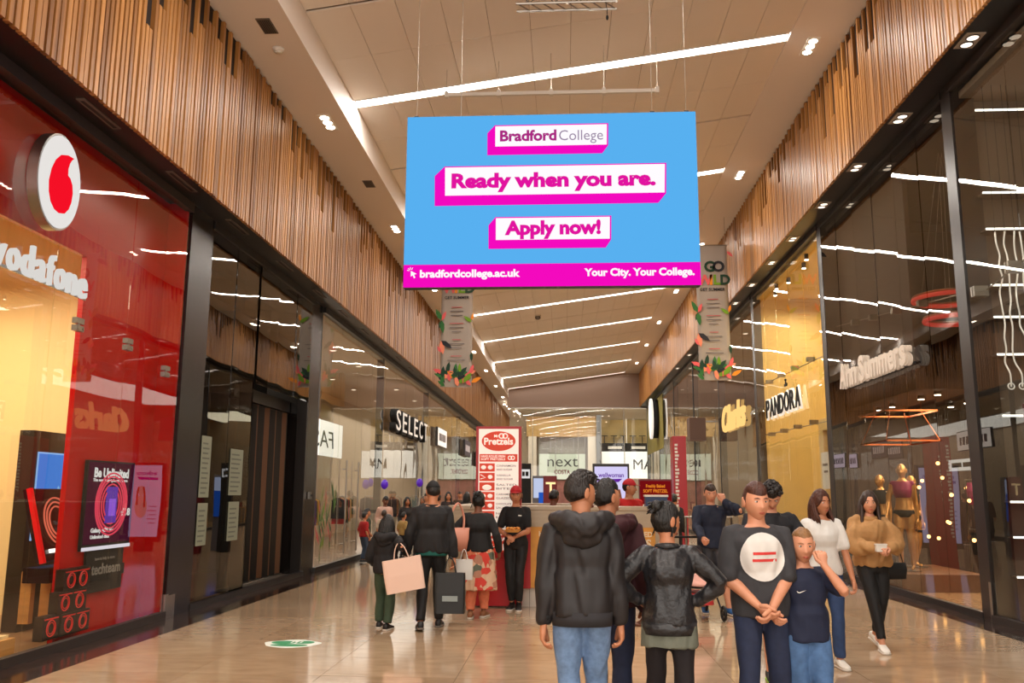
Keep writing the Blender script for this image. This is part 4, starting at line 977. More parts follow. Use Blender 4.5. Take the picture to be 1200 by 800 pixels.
st('bradfordcollege.ac.uk', 494, 325, 118, SW, .04, .135); st('Your City. Your College.', 687, 325, 127, SW, .04, .135)
mb = MB(); c_ = pxs(486, 321)
mb.prism([(c_[0]-.03, c_[1]+.04), (c_[0]+.045, c_[1]+.0), (c_[0]+.012, c_[1]-.01), (c_[0]+.03, c_[1]-.05), (c_[0]+.012, c_[1]-.058), (c_[0]-.005, c_[1]-.018), (c_[0]-.03, c_[1]-.035)], 0, .004, lambda x, z, yy: (x, -yy-.008, z))
for a_ in (100, 135, 170, 60):
    a_ = radians(a_); d_ = Vector((cos(a_), 0, sin(a_))); p_ = Vector((c_[0]-.03, -.01, c_[1]+.04)); mb.tube([p_+d_*.02, p_+d_*.05], .004, 6, dome=False)
mb.obj('cursor_icon', SW, dp)
for x in (-1.8, -1.2, 1.35, 1.8): MB().cyl((x, .09, H_), (x, .09, 8.55-4.23+(x+3.6)*.142-.05), .0025, n=6).obj('hanging_cable', STEEL, t)
for x in (-1.8, 1.35, 1.8): MB().b2((x-.03, .05, H_), (x+.03, .13, H_+.04)).obj('bracket', DARK, t)
# hanging white rail behind it
t = thing('hanging_rail', 'thin white horizontal rail hung under the ceiling above the screen', 'rail', (-.2, 14.1, 8.36))
MB().b2((-1.83, -.03, -.03), (1.83, .03, .03)).obj('bar', WHITE, t)
for x in (-1.8, -.9, 0, .9, 1.8): MB().b2((x-.03, -.045, -.045), (x+.03, .045, .06)).obj('clamp', WHITE, t); MB().cyl((x, 0, .05), (x, 0, .88+x*.142-.05-.10), .003, n=6).obj('wire', STEEL, t)
# truss at the top of the picture
t = thing('lighting_truss', 'silver lattice truss hung from the ceiling at the very top', 'truss', (.06, 11.5, 8.48))
for z_ in (0, .2):
    for y_ in (0, .2): MB().cyl((-.72, y_, z_), (.72, y_, z_), .018, n=8).obj('chord', STEEL, t)
for k in range(8):
    x = -.7+k*.175; MB().cyl((x, 0, 0 if k % 2 else .2), (x+.175, 0, .2 if k % 2 else 0), .010, n=6).cyl((x, 0, 0), (x+.175, .2, 0), .010, n=6).obj('brace', STEEL, t)
MB().tube([(.55, 0, 0), (.57, 0, -.14), (.57, 0, -.2)], .006, 6).sphere((.57, 0, -.25), (.02, .02, .04), 10, 8).obj('hook', BLACK, t)
for x in (-.6, .6): MB().cyl((x, .1, .2), (x, .1, .50+x*.14), .008, n=6).obj('hanger', STEEL, t)

# ================================================================== summer banners
def banner(x, y, z0, wd, ht, lbl):
    t = thing('hanging_banner', lbl, 'banner', (x, y, z0), 0, 'tall summer event banners')
    cl = mat('banner_cloth', (170, 160, 150), .8)
    mb = MB(); n = 22; vs = []; fs = []
    for j in range(n+1):
        for i in range(9):
            u = i/8-.5; z = ht*j/n; wv = .02*sin(u*7+j*.25)*(1-j/n*.6)
            for s in (0, 1): vs.append((u*wd*(1+.0*z), wv+s*.006, z))
    id_ = lambda j, i, s: (j*9+i)*2+s
    for j in range(n):
        for i in range(8):
            fs.append((id_(j, i, 0), id_(j, i+1, 0), id_(j+1, i+1, 0), id_(j+1, i, 0))); fs.append((id_(j, i, 1), id_(j+1, i, 1), id_(j+1, i+1, 1), id_(j, i+1, 1)))
    for j in range(n):
        fs.append((id_(j, 0, 0), id_(j+1, 0, 0), id_(j+1, 0, 1), id_(j, 0, 1))); fs.append((id_(j, 8, 0), id_(j, 8, 1), id_(j+1, 8, 1), id_(j+1, 8, 0)))
    mb.add(vs, fs); ba = mb.obj('cloth', cl, t, True)
    MB().cyl((-wd/2-.03, 0, ht), (wd/2+.03, 0, ht), .02, n=8).obj('top_rod', STEEL, t)
    MB().cyl((-wd/2+.04, 0, ht), (-wd/2+.04, 0, 8.7-z0 if x < 0 else 9.6-z0), .005, n=6).cyl((wd/2-.04, 0, ht), (wd/2-.04, 0, 8.7-z0 if x < 0 else 9.6-z0), .005, n=6).obj('cable', STEEL, t)
    cols = [(58, 120, 62), (30, 70, 50), (120, 160, 40), (226, 108, 110), (236, 150, 120), (232, 150, 40), (44, 44, 52)]
    y_ = -.03
    for k, (s, cc) in enumerate((('G', 1), ('O', 6))): text('lettering', s, mat('banner_ink_%d' % cc, cols[cc], .8), ba, (-.22+k*.24, y_, ht-.78), size=.42, bold=.04, extrude=.003)
    for k, (s, cc) in enumerate((('W', 3), ('I', 5), ('L', 2), ('D', 1))): text('lettering', s, mat('banner_ink_%d' % cc, cols[cc], .8), ba, (-.42+(0, .34, .45, .64)[k]*1.0, y_, ht-1.17), size=.40, bold=.04, extrude=.003)
    text('lettering', 'GET SUMMER', mat('banner_ink_6', cols[6], .8), ba, (-.36, y_, ht-1.36), size=.12, bold=.02, extrude=.002, width=.72)
    lr = random.Random(3)
    for q in range(14):
        z_ = ht-1.62-q*.12
        if q % 4 == 3: continue
        w_ = lr.uniform(.25, .5); MB().b2((-w_/2, y_-.003, z_), (w_/2, y_, z_+.022)).obj('printed_line', mat('banner_pink' if q % 4 == 0 else 'banner_grey', (190, 96, 100) if q % 4 == 0 else (120, 110, 108), .8), ba)
    for k in range(46):
        if k < 34: lx, lz, a = lr.uniform(-.45, .45), lr.uniform(.0, .42), lr.uniform(.3, 2.8)
        else: lx, lz, a = lr.choice((-.44, .44)), lr.choice((ht-.2, ht-1.8, ht-2.0, ht-2.6, 1.0, 1.9)), lr.uniform(0, 6)
        L_ = lr.uniform(.20, .42); d = Vector((cos(a), 0, sin(a))); s_ = Vector((-sin(a), 0, cos(a))); c = Vector((lx, y_-.004-.0006*k, lz))
        pts = [c, c+d*L_*.3+s_*L_*.18, c+d*L_*.7+s_*L_*.14, c+d*L_, c+d*L_*.7-s_*L_*.14, c+d*L_*.3-s_*L_*.18]
        cc = (0, 3, 1, 2, 3, 6, 4, 1, 5, 0)[k % 10]
        MB().add(pts+[p+Vector((0, .003, 0)) for p in pts], [(0, 1, 2, 3, 4, 5), (11, 10, 9, 8, 7, 6)]).obj('printed_leaf', mat('banner_ink_%d' % cc, cols[cc], .8), ba)
    return t
banner(4.27, 25.0, 4.8, .90, 3.95, 'tall hanging summer banner with leaf print, right of the big screen')
banner(-3.12, 25.0, 4.62, .92, 3.95, 'tall hanging summer banner with leaf print, left below the big screen')

# ================================================================== kiosk
KY = 13.1
k = thing('pretzel_kiosk', 'square food kiosk with beige stone effect counter and yellow lettered panels', 'kiosk', (0, KY, 0))
CN = mat('counter_laminate', (186, 170, 146), .35, noise=.08, nscale=3, stretch=(1, 1, 5)); YL = mat('poster_ochre', (222, 162, 70), .5, noise=.12, nscale=5); RD = mat('kiosk_red', (186, 14, 30), .4)
x0, x1 = -1.72, 1.66; yb = 3.9
MB().b2((x0, 0, 1.37), (x1, .45, 1.43)).b2((x0, yb-.4, 1.37), (x1, yb, 1.43)).b2((x0, .45, 1.37), (x0+.4, yb-.4, 1.43)).b2((x1-.4, .45, 1.37), (x1, yb-.4, 1.43)).obj('worktop', CN, k, bevel=.006)
for n_, (a, b) in enumerate((((x0+.02, .02, .26), (x1-.02, .1, 1.37)), ((x0+.02, yb-.1, .26), (x1-.02, yb-.02, 1.37)), ((x0+.02, .1, .26), (x0+.1, yb-.1, 1.37)), ((x1-.1, .1, .26), (x1-.02, yb-.1, 1.37)))): MB().b2(a, b).obj('counter_panel', CN, k)
PL = mat('kiosk_plinth', (206, 198, 186), .3)
MB().b2((x0+.08, .06, 0), (x1-.08, .12, .26)).b2((x0+.08, yb-.14, 0), (x1-.08, yb-.08, .26)).b2((x0+.08, .12, 0), (x0+.14, yb-.14, .26)).b2((x1-.14, .12, 0), (x1-.08, yb-.14, .26)).obj('plinth', PL, k)
for i in range(7): MB().b2((x0+.3+i*.45, .05, .0), (x0+.306+i*.45, .062, .25)).obj('plinth_joint', GR, k)
MB().b2((-1.30, -.01, .26), (-.50, .02, 1.3)).obj('red_panel', RD, k)
TW = mat('poster_white_text', (240, 224, 196), .6)
for xa, xb in ((-.50, .40), (.52, 1.30)):
    q = MB().b2((xa, -.012, .27), (xb, .015, 1.13)).obj('ochre_poster', YL, k)
    for s, z_, h_, ww in (('HAND ROLLED' if xa < 0 else 'FRESH BAKED', 1.00, .10, .62), ('SALTED' if xa < 0 else 'SWEETS', .85, .16, .60), ('TWISTED', .70, .16, .60), ('GOLDEN', .56, .15, .60), ('DELICIOUS', .44, .13, .62)):
        text('lettering', s, TW, q, (xa+.12, -.014, z_), size=h_, bold=.03, extrude=.002, width=ww)
    MB().b2((xa+.11, -.018, .31), (xb-.13, -.012, .40)).obj('text_box', mat('poster_cream', (236, 214, 168), .6), q); text('lettering', 'ORIGINAL', mat('poster_brown', (120, 90, 50), .6), q, (xa+.14, -.02, .325), size=.09, bold=.03, extrude=.002, width=.5)
# menu tower standing in the front of the kiosk
m_ = thing('menu_board', 'tall red framed pretzel menu board rising above the kiosk counter', 'sign', (-.975, KY-.05, .27))
MWh = mat('menu_white', (236, 226, 216), .4, emit=.35); MOr = mat('menu_orange', (222, 76, 44), .5, emit=.15); MTx = mat('menu_grey_text', (130, 122, 118), .6)
h = 2.32
MB().b2((-.35, -.03, -.25), (.35, .25, .40)).obj('base', RD, m_)
MB().b2((-.335, 0, .40), (.335, .16, h)).obj('carcass', RD, m_); face_ = MB().b2((-.295, -.012, .62), (.295, 0, h-.04)).obj('menu_face', MWh, m_)
MB().b2((-.295, -.014, .50), (.295, 0, .80)).obj('lower_band', MOr, m_)
for s, z_ in (('DELICIOUS & WARM', .74), ('FRESHLY BAKED', .66), ('BY HAND', .53)): text('lettering', s, MWh, face_, (-.26, -.017, z_), size=.07 if z_ > .6 else .12, bold=.03, extrude=.002, width=.5)
mb = MB(); mb.prism([(.25*cos(2*pi*i/36), .145*sin(2*pi*i/36)) for i in range(36)], 0, .012, lambda x, z, yy: (x, -.012-yy, h-.22+z)); mb.obj('logo_oval', MOr, face_)
text('lettering', 'Pretzels', MWh, face_, (-.215, -.027, h-.27), size=.14, bold=.03, extrude=.002, width=.43); text('lettering', 'Mr', MWh, face_, (-.07, -.027, h-.165), size=.06, bold=.02, extrude=.002)
def pretz(mb, x, z, r, y=-.028):
    mb.torus((x-r*.8, y, z), (1, 0, 0), (0, 0, 1), r, r*.28, 18, 6); mb.torus((x+r*.8, y, z), (1, 0, 0), (0, 0, 1), r, r*.28, 18, 6)
mb = MB(); pretz(mb, .07, h-.145, .034); mb.obj('pretzel_mark', MWh, face_)
MB().b2((-.28, -.02, h-.52), (.28, -.012, h-.41)).obj('header_band', MOr, face_)
for s, z_ in (('HAND ROLLED FRESH', h-.457), ('SOFT PRETZELS', h-.50)): text('lettering', s, MWh, face_, (-.26, -.022, z_), size=.045, bold=.02, extrude=.002, width=.36)
mb = MB(); pretz(mb, .19, h-.465, .026, -.026); mb.obj('pretzel_mark', MWh, face_)
for i in range(8):
    z_ = h-.665-i*.138
    q = MB().b2((-.28, -.02, z_), (-.055, -.012, z_+.118)).obj('menu_picture', MOr, face_); mb = MB(); rr = random.Random(i)
    if i % 3 == 0: mb.sphere((-.22, -.024, z_+.06), (.038, .008, .03)).sphere((-.12, -.024, z_+.06), (.038, .008, .03))
    elif i % 3 == 1: mb.tube([(-.26, -.024, z_+.09), (-.19, -.024, z_+.05), (-.26, -.024, z_+.03)], .008, 6).sphere((-.12, -.024, z_+.06), (.035, .008, .03))
    else: mb.sphere((-.167, -.024, z_+.045), (.07, .008, .04)); 
    mb.obj('food_shape', MWh, q)
    for j_, w_ in enumerate((.20+.1*rr.random(), .16+.1*rr.random())): text('lettering', (('CINNAMON', 'AND SUGAR'), ('VANILLA', 'AND SUGAR'), ('SALTED', 'BITES'), ('CARAMEL', 'GLAZED'), ('CHOCOLATE', 'SAUCE'), ('NUTELLA', 'BANANA'), ('CHEESE', 'TWIST'), ('ORIGINAL', 'SALTED'))[i][j_], MTx, face_, (-.03, -.015, z_+.07-.055*j_), size=.042, bold=.005, extrude=.001, width=w_)
# things on the counter
t = thing('menu_stand', 'small blue and white box stacked on the right end of the counter', 'box', (1.35, KY+.3, 1.43))
t['label'] = 'low blue storage box at the right end of the kiosk counter'
MB().b2((-.16, -.12, 0), (.16, .12, .14)).obj('tray', mat('box_blue', (44, 70, 110), .5), t); MB().b2((-.17, -.13, .14), (.17, .13, .17)).obj('lid', WHITE, t)
t.name = 'storage_box'
# tray of pretzels in the worker's hands
t = thing('paper_tray', 'paper tray of golden pretzel bites held by the kiosk worker', 'food tray', (-.73, 12.49, 1.075), -.1)
PT = mat('tray_paper', (222, 170, 96), .6)
mb = MB(); mb.loft([((0, 0, 0), (.085, 0, 0), (0, .055, 0)), ((0, 0, .035), (.125, 0, 0), (0, .085, 0)), ((0, 0, .028), (.11, 0, 0), (0, .075, 0))], 20, sup=.6); mb.obj('tray', PT, t)
rr = random.Random(2)
for i in range(14): 
    mb = MB(); mb.sphere((rr.uniform(-.08, .08), rr.uniform(-.045, .045), .045+rr.uniform(0, .022)), (.024, .017, .015), 8, 6); mb.obj('bite', mat('pretzel_brown', (202, 140, 60), .5, noise=.2, nscale=60), t, True)

# ================================================================== totems and boards beyond the kiosk
t = thing('digital_totem', 'black framed digital totem with a pale lilac health advert behind the kiosk', 'screen', (1.24, 24, 0))
MB().b2((-.49, 0, .25), (.49, .16, 2.42)).b2((-.3, .02, 0), (.3, .14, .25)).obj('casing', DARK, t, bevel=.01)
q = MB().b2((-.44, -.01, .40), (.44, 0, 2.34)).obj('display', glow('totem_lilac', (214, 206, 246), 1.0), t)
text('lettering', 'wellwoman', glow('totem_purple', (110, 40, 170), .8), q, (-.34, -.014, 2.06), size=.17, bold=.02, extrude=.002, width=.68)
MB().prism([(-.36, 1.93), (.2, 1.93), (.30, 2.02), (-.36, 2.0)], 0, .01, lambda x, z, yy: (x, -.01-yy, z)).obj('purple_flash', glow('totem_purple', (0, 0, 0)), q)
mb = MB(); mb.sphere((.13, -.01, 1.62), (.10, .012, .14)).sphere((.13, -.01, 1.2), (.19, .012, .30)); mb.obj('pictured_figure', glow('totem_skin', (226, 180, 168), .9), q)
mb = MB(); mb.tube([(.05, -.02, 1.72), (.01, -.02, 1.5), (.02, -.02, 1.2)], .03, 8, smooth=3).tube([(.21, -.02, 1.72), (.25, -.02, 1.5), (.24, -.02, 1.25)], .03, 8, smooth=3); mb.obj('pictured_hair', glow('totem_hair', (150, 90, 60), .8), q)
for i in range(5): MB().b2((-.36, -.014, 1.2-i*.11), (-.12+.05*(i % 2), -.01, 1.23-i*.11)).obj('text_line', glow('totem_grey', (160, 150, 190), .8), q)
def totem(x, y, w_, z0, z1, lbl, body_, scr, nm='totem', dep=.2, foot=True):
    t = thing(nm, lbl, 'screen' if scr else 'sign', (x, y, 0)); MB().b2((-w_/2, 0, 0 if foot else z0), (w_/2, dep, z1)).obj('casing', body_, t, bevel=.008)
    return t
t = totem(-1.06, 24, .30, 0, 2.42, 'narrow black totem with a small white sign, right beside the menu board', BLACK, 1); q = MB().b2((-.12, -.01, 2.02), (.12, 0, 2.26)).obj('display', glow('totem_white', (230, 226, 224), .9), t)
MB().b2((-.09, -.014, 2.08), (-.02, -.01, 2.2)).b2((.0, -.014, 2.08), (.08, -.01, 2.2)).obj('printed_mark', BLACK, q)
t = totem(-.70, 24.5, .38, 0, 2.10, 'blue and white screen totem between the black totem and the red letter panel', mat('totem_grey_case', (120, 120, 126), .4), 1); MB().b2((-.16, -.01, 1.5), (.16, 0, 2.03)).obj('display', glow('totem_paleblue', (200, 210, 240), .9), t); MB().b2((-.02, -.02, .95), (.16, -.01, 1.65)).obj('lower_display', glow('totem_blue', (40, 90, 190), .9), t)
t = totem(-.39, 23.5, .36, 0, 2.08, 'dark red panel with a single cream letter, behind the kiosk', mat('deep_red', (120, 10, 22), .4), 0, 'letter_panel'); text('lettering', 'T', mat('letter_cream', (240, 220, 170), .5, emit=.5), t, (-.11, -.01, 1.62), size=.42, bold=.02, extrude=.004)
t = totem(2.62, 20.4, .30, 0, 2.93, 'tall glossy red pillar sign with white vertical lettering by the right shops', mat('pillar_red', (178, 8, 26), .3), 0, 'pillar_sign', .5)
mb = MB(); lr = random.Random(1)
for i in range(26): mb.b2((-.11, -.008, .7+i*.08), (-.11+lr.uniform(.05, .09), 0, .75+i*.08))
mb.obj('printed_marks', WHITE, t)
t = thing('menu_screen', 'dark red menu screen with orange lettering on the right of the kiosk', 'screen', (1.64, KY+3.2, 1.36))
MB().b2((-.30, 0, .0), (.30, .05, .52)).obj('casing', mat('deep_red', (0, 0, 0)), t); q = MB().b2((-.28, -.008, .03), (.28, 0, .49)).obj('display', glow('menu_darkred', (120, 16, 20), .9), t)
ORG = glow('menu_orange_glow', (240, 140, 40), 1.0)
for s, z_, ww in (('Freshly Baked', .37, .34), ('SOFT PRETZEL', .28, .44), ('COMBO MEALS', .19, .42), ('from only', .11, .22)): text('lettering', s, ORG, q, (-ww/2, -.011, z_), size=.08, bold=.02, extrude=.001, width=ww)
# queue rail and pushchair on the right of the kiosk
t = thing('queue_rail', 'thin chrome queue rail at the right end of the kiosk', 'rail', (1.95, KY+.2, 0))
MB().cyl((-.2, 0, 1.28), (.5, 0, 1.28), .015, n=8).obj('rail', STEEL, t)
for x in (-.18, .48): MB().cyl((x, 0, 0), (x, 0, 1.28), .018, n=8).obj('post', STEEL, t); MB().cyl((x, 0, 0), (x, 0, .02), .10, n=16).obj('foot', STEEL, t)
t = thing('pushchair', 'pushchair with a pale pink blanket and red basket beside the navy jacket wearer', 'pushchair', (1.72, 12.25, 0), .15)
fr = mat('pushchair_frame', (60, 60, 64), .4, metal=.6)
for s in (-1, 1):
    MB().tube([(s*.22, -.42, .15), (s*.23, .05, .55), (s*.23, .38, .98), (s*.22, .48, 1.02)], .013, 8, smooth=3).obj('frame_rail', fr, t, True)
    MB().tube([(s*.22, .36, .12), (s*.23, .02, .55)], .012, 8).obj('leg', fr, t, True)
    for y_, r_ in ((-.42, .10), (.38, .13)):
        w_ = MB().torus((s*.25, y_, r_), (0, 1, 0), (0, 0, 1), r_-.02, .02, 24, 8).obj('wheel', mat('rubber', (26, 26, 28), .7), t, True); MB().cyl((s*.25-.015, y_, r_), (s*.25+.015, y_, r_), .03, n=12).obj('hub', fr, w_)
MB().cyl((-.22, .48, 1.02), (.22, .48, 1.02), .016, n=8).obj('handlebar', BLACK, t)
MB().loft([((0, -.28, .42), (.20, 0, 0), (0, .04, .02)), ((0, .0, .44), (.21, 0, 0), (0, .05, .06)), ((0, .12, .55), (.21, 0, 0), (0, .05, .05)), ((0, .26, .90), (.19, 0, 0), (0, .03, .02))], 14, sup=.7).obj('seat', mat('pushchair_seat', (70, 60, 66), .8), t, True)
MB().loft([((0, -.34, .46), (.19, 0, 0), (0, .05, .03)), ((0, -.1, .52), (.22, 0, 0), (0, .10, .08)), ((0, .06, .62), (.21, 0, 0), (0, .08, .10)), ((0, .14, .80), (.14, 0, 0), (0, .05, .06))], 16).obj('blanket', mat('pink_blanket', (216, 168, 156), .9, noise=.1), t, True)
MB().loft([((0, -.2, .2), (.17, 0, 0), (0, .2, 0)), ((0, -.05, .34), (.2, 0, 0), (0, .26, 0))], 14, sup=.6).obj('basket', mat('red_basket', (176, 26, 30), .6), t)
# floor sticker
t = thing('floor_sticker', 'white and green rounded floor sticker on the pale tiles', 'sticker', (-2.94, 9.72, .001))
wv = [((.30+.02*sin(5*a))*cos(a), (.245+.02*cos(4*a))*sin(a)) for a in [2*pi*i/48 for i in range(48)]]
MB().prism(wv, 0, .002).obj('backing', mat('sticker_white', (226, 232, 226), .5), t); GRN = mat('sticker_green', (52, 150, 104), .5)
for cx_, cy_, rx_, ry_ in ((-.11, .06, .13, .10), (.12, .08, .10, .09), (.0, -.11, .20, .07)): MB().prism([(cx_+rx_*cos(2*pi*i/28), cy_+ry_*sin(2*pi*i/28)) for i in range(28)], .002, .004).obj('green_shape', GRN, t)
for i in range(3): MB().b2((-.03+i*.05, .03, .004), (-.01+i*.05, .13, .005)).obj('white_mark', mat('sticker_white', (0, 0, 0)), t)

# ================================================================== bags
def shop_bag(lbl, loc, rz, w_, d_, h_, m, hl=.18, tilt=0, card=None):
    t = thing('shopping_bag', lbl, 'bag', loc, rz); t.rotation_euler = (0, tilt, rz)
    mb = MB(); mb.loft([((0, 0, -hl-h_), (w_*.5, 0, 0), (0, d_*.5, 0)), ((0, 0, -hl-h_*.5), (w_*.51, 0, 0), (0, d_*.42, 0)), ((0, 0, -hl), (w_*.5, 0, 0), (0, d_*.28, 0))], 4*4, sup=.25); mb.obj('bag_body', m, t, False)
    for s in (-1, 1): MB().tube([(-w_*.2, s*d_*.2, -hl-.02), (-w_*.12, s*d_*.1, -hl*.35), (0, s*.01, 0), (w_*.12, s*d_*.1, -hl*.35), (w_*.2, s*d_*.2, -hl-.02)], .006, 6, smooth=3).obj('handle', m if card is None else card, t, True)
    return t
PK = mat('pink_paper', (230, 200, 184), .6)
shop_bag('large pale pink shopping bag carried by the child in the black coat', (-1.975, 10.62, 1.02), .15, .46, .16, .38, PK, tilt=-.18)
b_ = shop_bag('black carrier bag hanging between the black jumper and the patterned tunic', (-1.36, 10.66, .86), .0, .36, .16, .46, mat('black_plastic', (15, 17, 17), .5)); MB().b2((-.08, -.085, -.5), (.1, -.07, -.44)).obj('printed_patch', mat('patch_grey', (150, 160, 160), .5), b_)
shop_bag('white carrier bag hanging just above the black carrier bag', (-1.25, 11.12, .92), .1, .22, .12, .24, mat('white_plastic', (206, 204, 198), .5), .12)
t = thing('tote_bag', 'pink leather tote on the shoulder of the patterned tunic wearer', 'bag', (-1.46, 11.72, .86), .25)
TP = mat('tote_pink', (212, 150, 128), .5)
mb = MB(); mb.loft([((0, 0, 0), (.17, 0, 0), (0, .07, 0)), ((0, 0, .16), (.20, 0, 0), (0, .07, 0)), ((0, 0, .30), (.21, 0, 0), (0, .045, 0))], 24, sup=.45); mb.obj('bag_body', TP, t, True)
for s in (-1, 1): MB().tube([(-.09, s*.04, .29), (-.05, s*.04, .45), (.06, s*.05+.05, .62), (.14, s*.04+.06, .45), (.13, s*.04, .29)], .009, 8, smooth=4).obj('strap', TP, t, True)
t = thing('white_cup', 'small white paper cup held in front of the tan jacket', 'cup', (3.29, 9.62, 1.025))
MB().b2((-.055, -.03, 0), (.055, .03, .07)).obj('cup_body', WHITE, t, bevel=.008); MB().b2((-.058, -.033, .07), (.058, .033, .082)).obj('lid', wshoe, t)
t = thing('shoulder_bag', 'small black handbag hanging at the hip of the tan jacket wearer', 'bag', (3.56, 10.0, .72), .3)
MB().loft([((0, 0, 0), (.11, 0, 0), (0, .05, 0)), ((0, 0, .1), (.13, 0, 0), (0, .055, 0)), ((0, 0, .17), (.12, 0, 0), (0, .035, 0))], 20, sup=.6).obj('bag_body', blk, t, True); MB().tube([(-.1, 0, .16), (-.05, 0, .30), (.05, 0, .30), (.1, 0, .16)], .006, 6, smooth=3).obj('strap', blk, t, True)
t = thing('backpack', 'dark backpack with a light blue strap on the curly haired person', 'bag', (1.93, 8.62, 1.12), .1)
MB().loft([((0, .04, -.1), (.13, 0, 0), (0, .06, 0)), ((0, .06, .05), (.15, 0, 0), (0, .08, 0)), ((0, .04, .26), (.11, 0, 0), (0, .05, 0))], 20, sup=.6).obj('bag_body', navy, t, True)
MB().tube([(.10, -.07, .30), (.115, -.27, .30), (.115, -.42, .16), (.125, -.40, -.02)], .015, 8, smooth=4, flat=.5).obj('strap', mat('strap_blue', (96, 130, 176), .7), t, True)
# ================================================================== left shop with the red panel
YZ = ((0, 1, 0), (0, 0, 1)); gx = XL+.02
def ly(f_, n=48): return [f_(2*pi*i/n) for i in range(n)]
t = thing('round_logo_sign', 'round white illuminated logo sign with a red drop on the red shopfront', 'sign', (gx+.06, 8.12, 4.655))
RA = .44; SGN = (0, 1, 0)
def disc(mb, cy, cz, ry, rz_, x0, x1, n=48): mb.prism([(cy+ry*cos(2*pi*i/n), cz+rz_*sin(2*pi*i/n)) for i in range(n)], x0, x1, lambda y, z, x: (x, y, z)); return mb
disc(MB(), 0, 0, RA*.84, RA*1.12, -.06, .05).obj('rim', STEEL, t); disc(MB(), 0, 0, RA*.80, RA*1.07, .05, .065).obj('face', glow('sign_white', (236, 232, 228), .95), t)
mb = MB()
drop = [(.17, .31), (.06, .305), (-.04, .27), (-.12, .19), (-.175, .08), (-.20, -.05), (-.185, -.16), (-.14, -.25), (-.07, -.305), (.01, -.32), (.09, -.30), (.155, -.235), (.19, -.15), (.20, -.05), (.18, .03), (.135, .085), (.09, .10), (.085, .17), (.105, .235), (.135, .28)]
mb.prism(drop, .065, .08, lambda y, z, x: (x, y, z)); mb.obj('drop', glow('drop_red', (226, 14, 34), 1.2), t)
t = thing('shop_lettering', 'white illuminated lowercase shop name under the round logo', 'sign', (gx+.03, 7.38, 3.62))
me_y = lambda parent, s, m, o, size, bold, width, ex=.02, nm='letter': text(nm, s, m, parent, o, (0, 1, 0), (0, 0, 1), size=size, bold=bold, extrude=ex, width=width)
SWg = glow('sign_white', (0, 0, 0))
word = 'vodafone'; wds = [.20, .215, .215, .2, .135, .215, .205, .2]; y_ = -.06
for c_, w_ in zip(word, wds):
    me_y(t, c_, glow('sign_letters', (240, 236, 230), .8), (.03, y_, 0), .44, .012, w_*.80, .02); y_ += w_
MB().b2((-.02, -.1, .0), (.0, 1.55, .03)).obj('mounting_bar', STEEL, t)
fit = mat('patch_fitting', (150, 146, 138), .3, metal=.8)
n0 = 0
for (y, z) in ((8.89, 3.31), (9.98, 3.28), (11.0, 3.1), (7.45, 3.3)):
    t = thing('glass_fitting', ['steel patch fitting at the top corner of the glass by the red panel edge', 'steel patch fitting high on the red backed glass, centre', 'steel patch fitting high on the red backed glass near its dark pier', 'steel patch fitting at the left edge of the picture on the red shopfront'][n0], 'glass fitting', (gx, y, z)); n0 += 1
    MB().b2((-.04, -.07, -.03), (.02, .07, .03)).b2((-.04, -.07, .05), (.02, .07, .11)).obj('plate', fit, t); MB().cyl((.0, 0, -.02), (.0, 0, .1), .012, n=8).obj('pin', fit, t)
    for q in (-.05, .05): MB().cyl((.02, q, 0), (.028, q, 0), .012, n=10).obj('bolt', STEEL, t)
# opening edge, poster, plaques on the red panel
px = XL-.27
t = thing('illuminated_poster', 'dark illuminated phone poster with glowing red rings on the red panel', 'poster', (px, 10.32, 1.44))
MB().b2((0, -.55, -.50), (.04, .55, .52)).obj('frame', BLACK, t); f2 = MB().b2((.04, -.53, -.43), (.046, .53, .50)).obj('display', glow('poster_dark', (74, 14, 44), .8), t)
for r_ in (.36, .32, .28, .23, .18): 
    mb = MB(); mb.torus((.05, .02, .02), (0, 1, 0), (0, 0, 1), r_, .012 if r_ > .3 else .009, 48, 5); mb.obj('glow_ring', glow('ring_red', (240, 70, 96), .9), f2)
MB().b2((.046, -.11, -.20), (.062, .13, .22)).obj('phone_picture', glow('phone_purple', (104, 60, 170), .9), f2); MB().b2((.062, -.06, -.12), (.066, .09, .08)).obj('phone_glow', glow('phone_violet', (150, 90, 220), 1), f2)
me_y(f2, 'Be Unlimited', SWg, (.052, -.42, .33), .15, .03, .80, .002, 'lettering'); me_y(f2, 'The new smartphone is here', SWg, (.052, -.44, .28), .05, .01, .8, .002, 'lettering')
me_y(f2, '£18', SWg, (.052, .26, -.12), .12, .03, .22, .002, 'lettering'); me_y(f2, 'Galaxy A90 5G', SWg, (.052, -.40, -.30), .07, .02, .5, .002, 'lettering'); me_y(f2, 'Unlimited data', SWg, (.052, -.40, -.37), .06, .01, .42, .002, 'lettering')
MB().b2((.04, -.55, -.50), (.05, .55, -.46)).obj('light_strip', glow('poster_strip', (236, 226, 240), 1), t)
t = thing('tech_plaque', 'small black plaque with grey lettering below the phone poster', 'sign', (px, 10.34, .70))
MB().prism([(-.42, -.24), (.42, -.24), (.42, -.08), (.47, -.08), (.47, .05), (.42, .05), (.42, .24), (-.42, .24), (-.42, .08), (-.47, .08), (-.47, -.05), (-.42, -.05)], 0, .03, lambda y, z, x: (x, y, z)).obj('board', BLACK, t)
me_y(t, 'techteam', mat('text_grey', (150, 146, 142), .5), (.034, -.30, -.04), .17, .02, .66, .002, 'lettering')
me_y(t, 'here to help in store', mat('text_grey', (0, 0, 0)), (.034, -.24, .12), .05, .01, .45, .002, 'lettering')
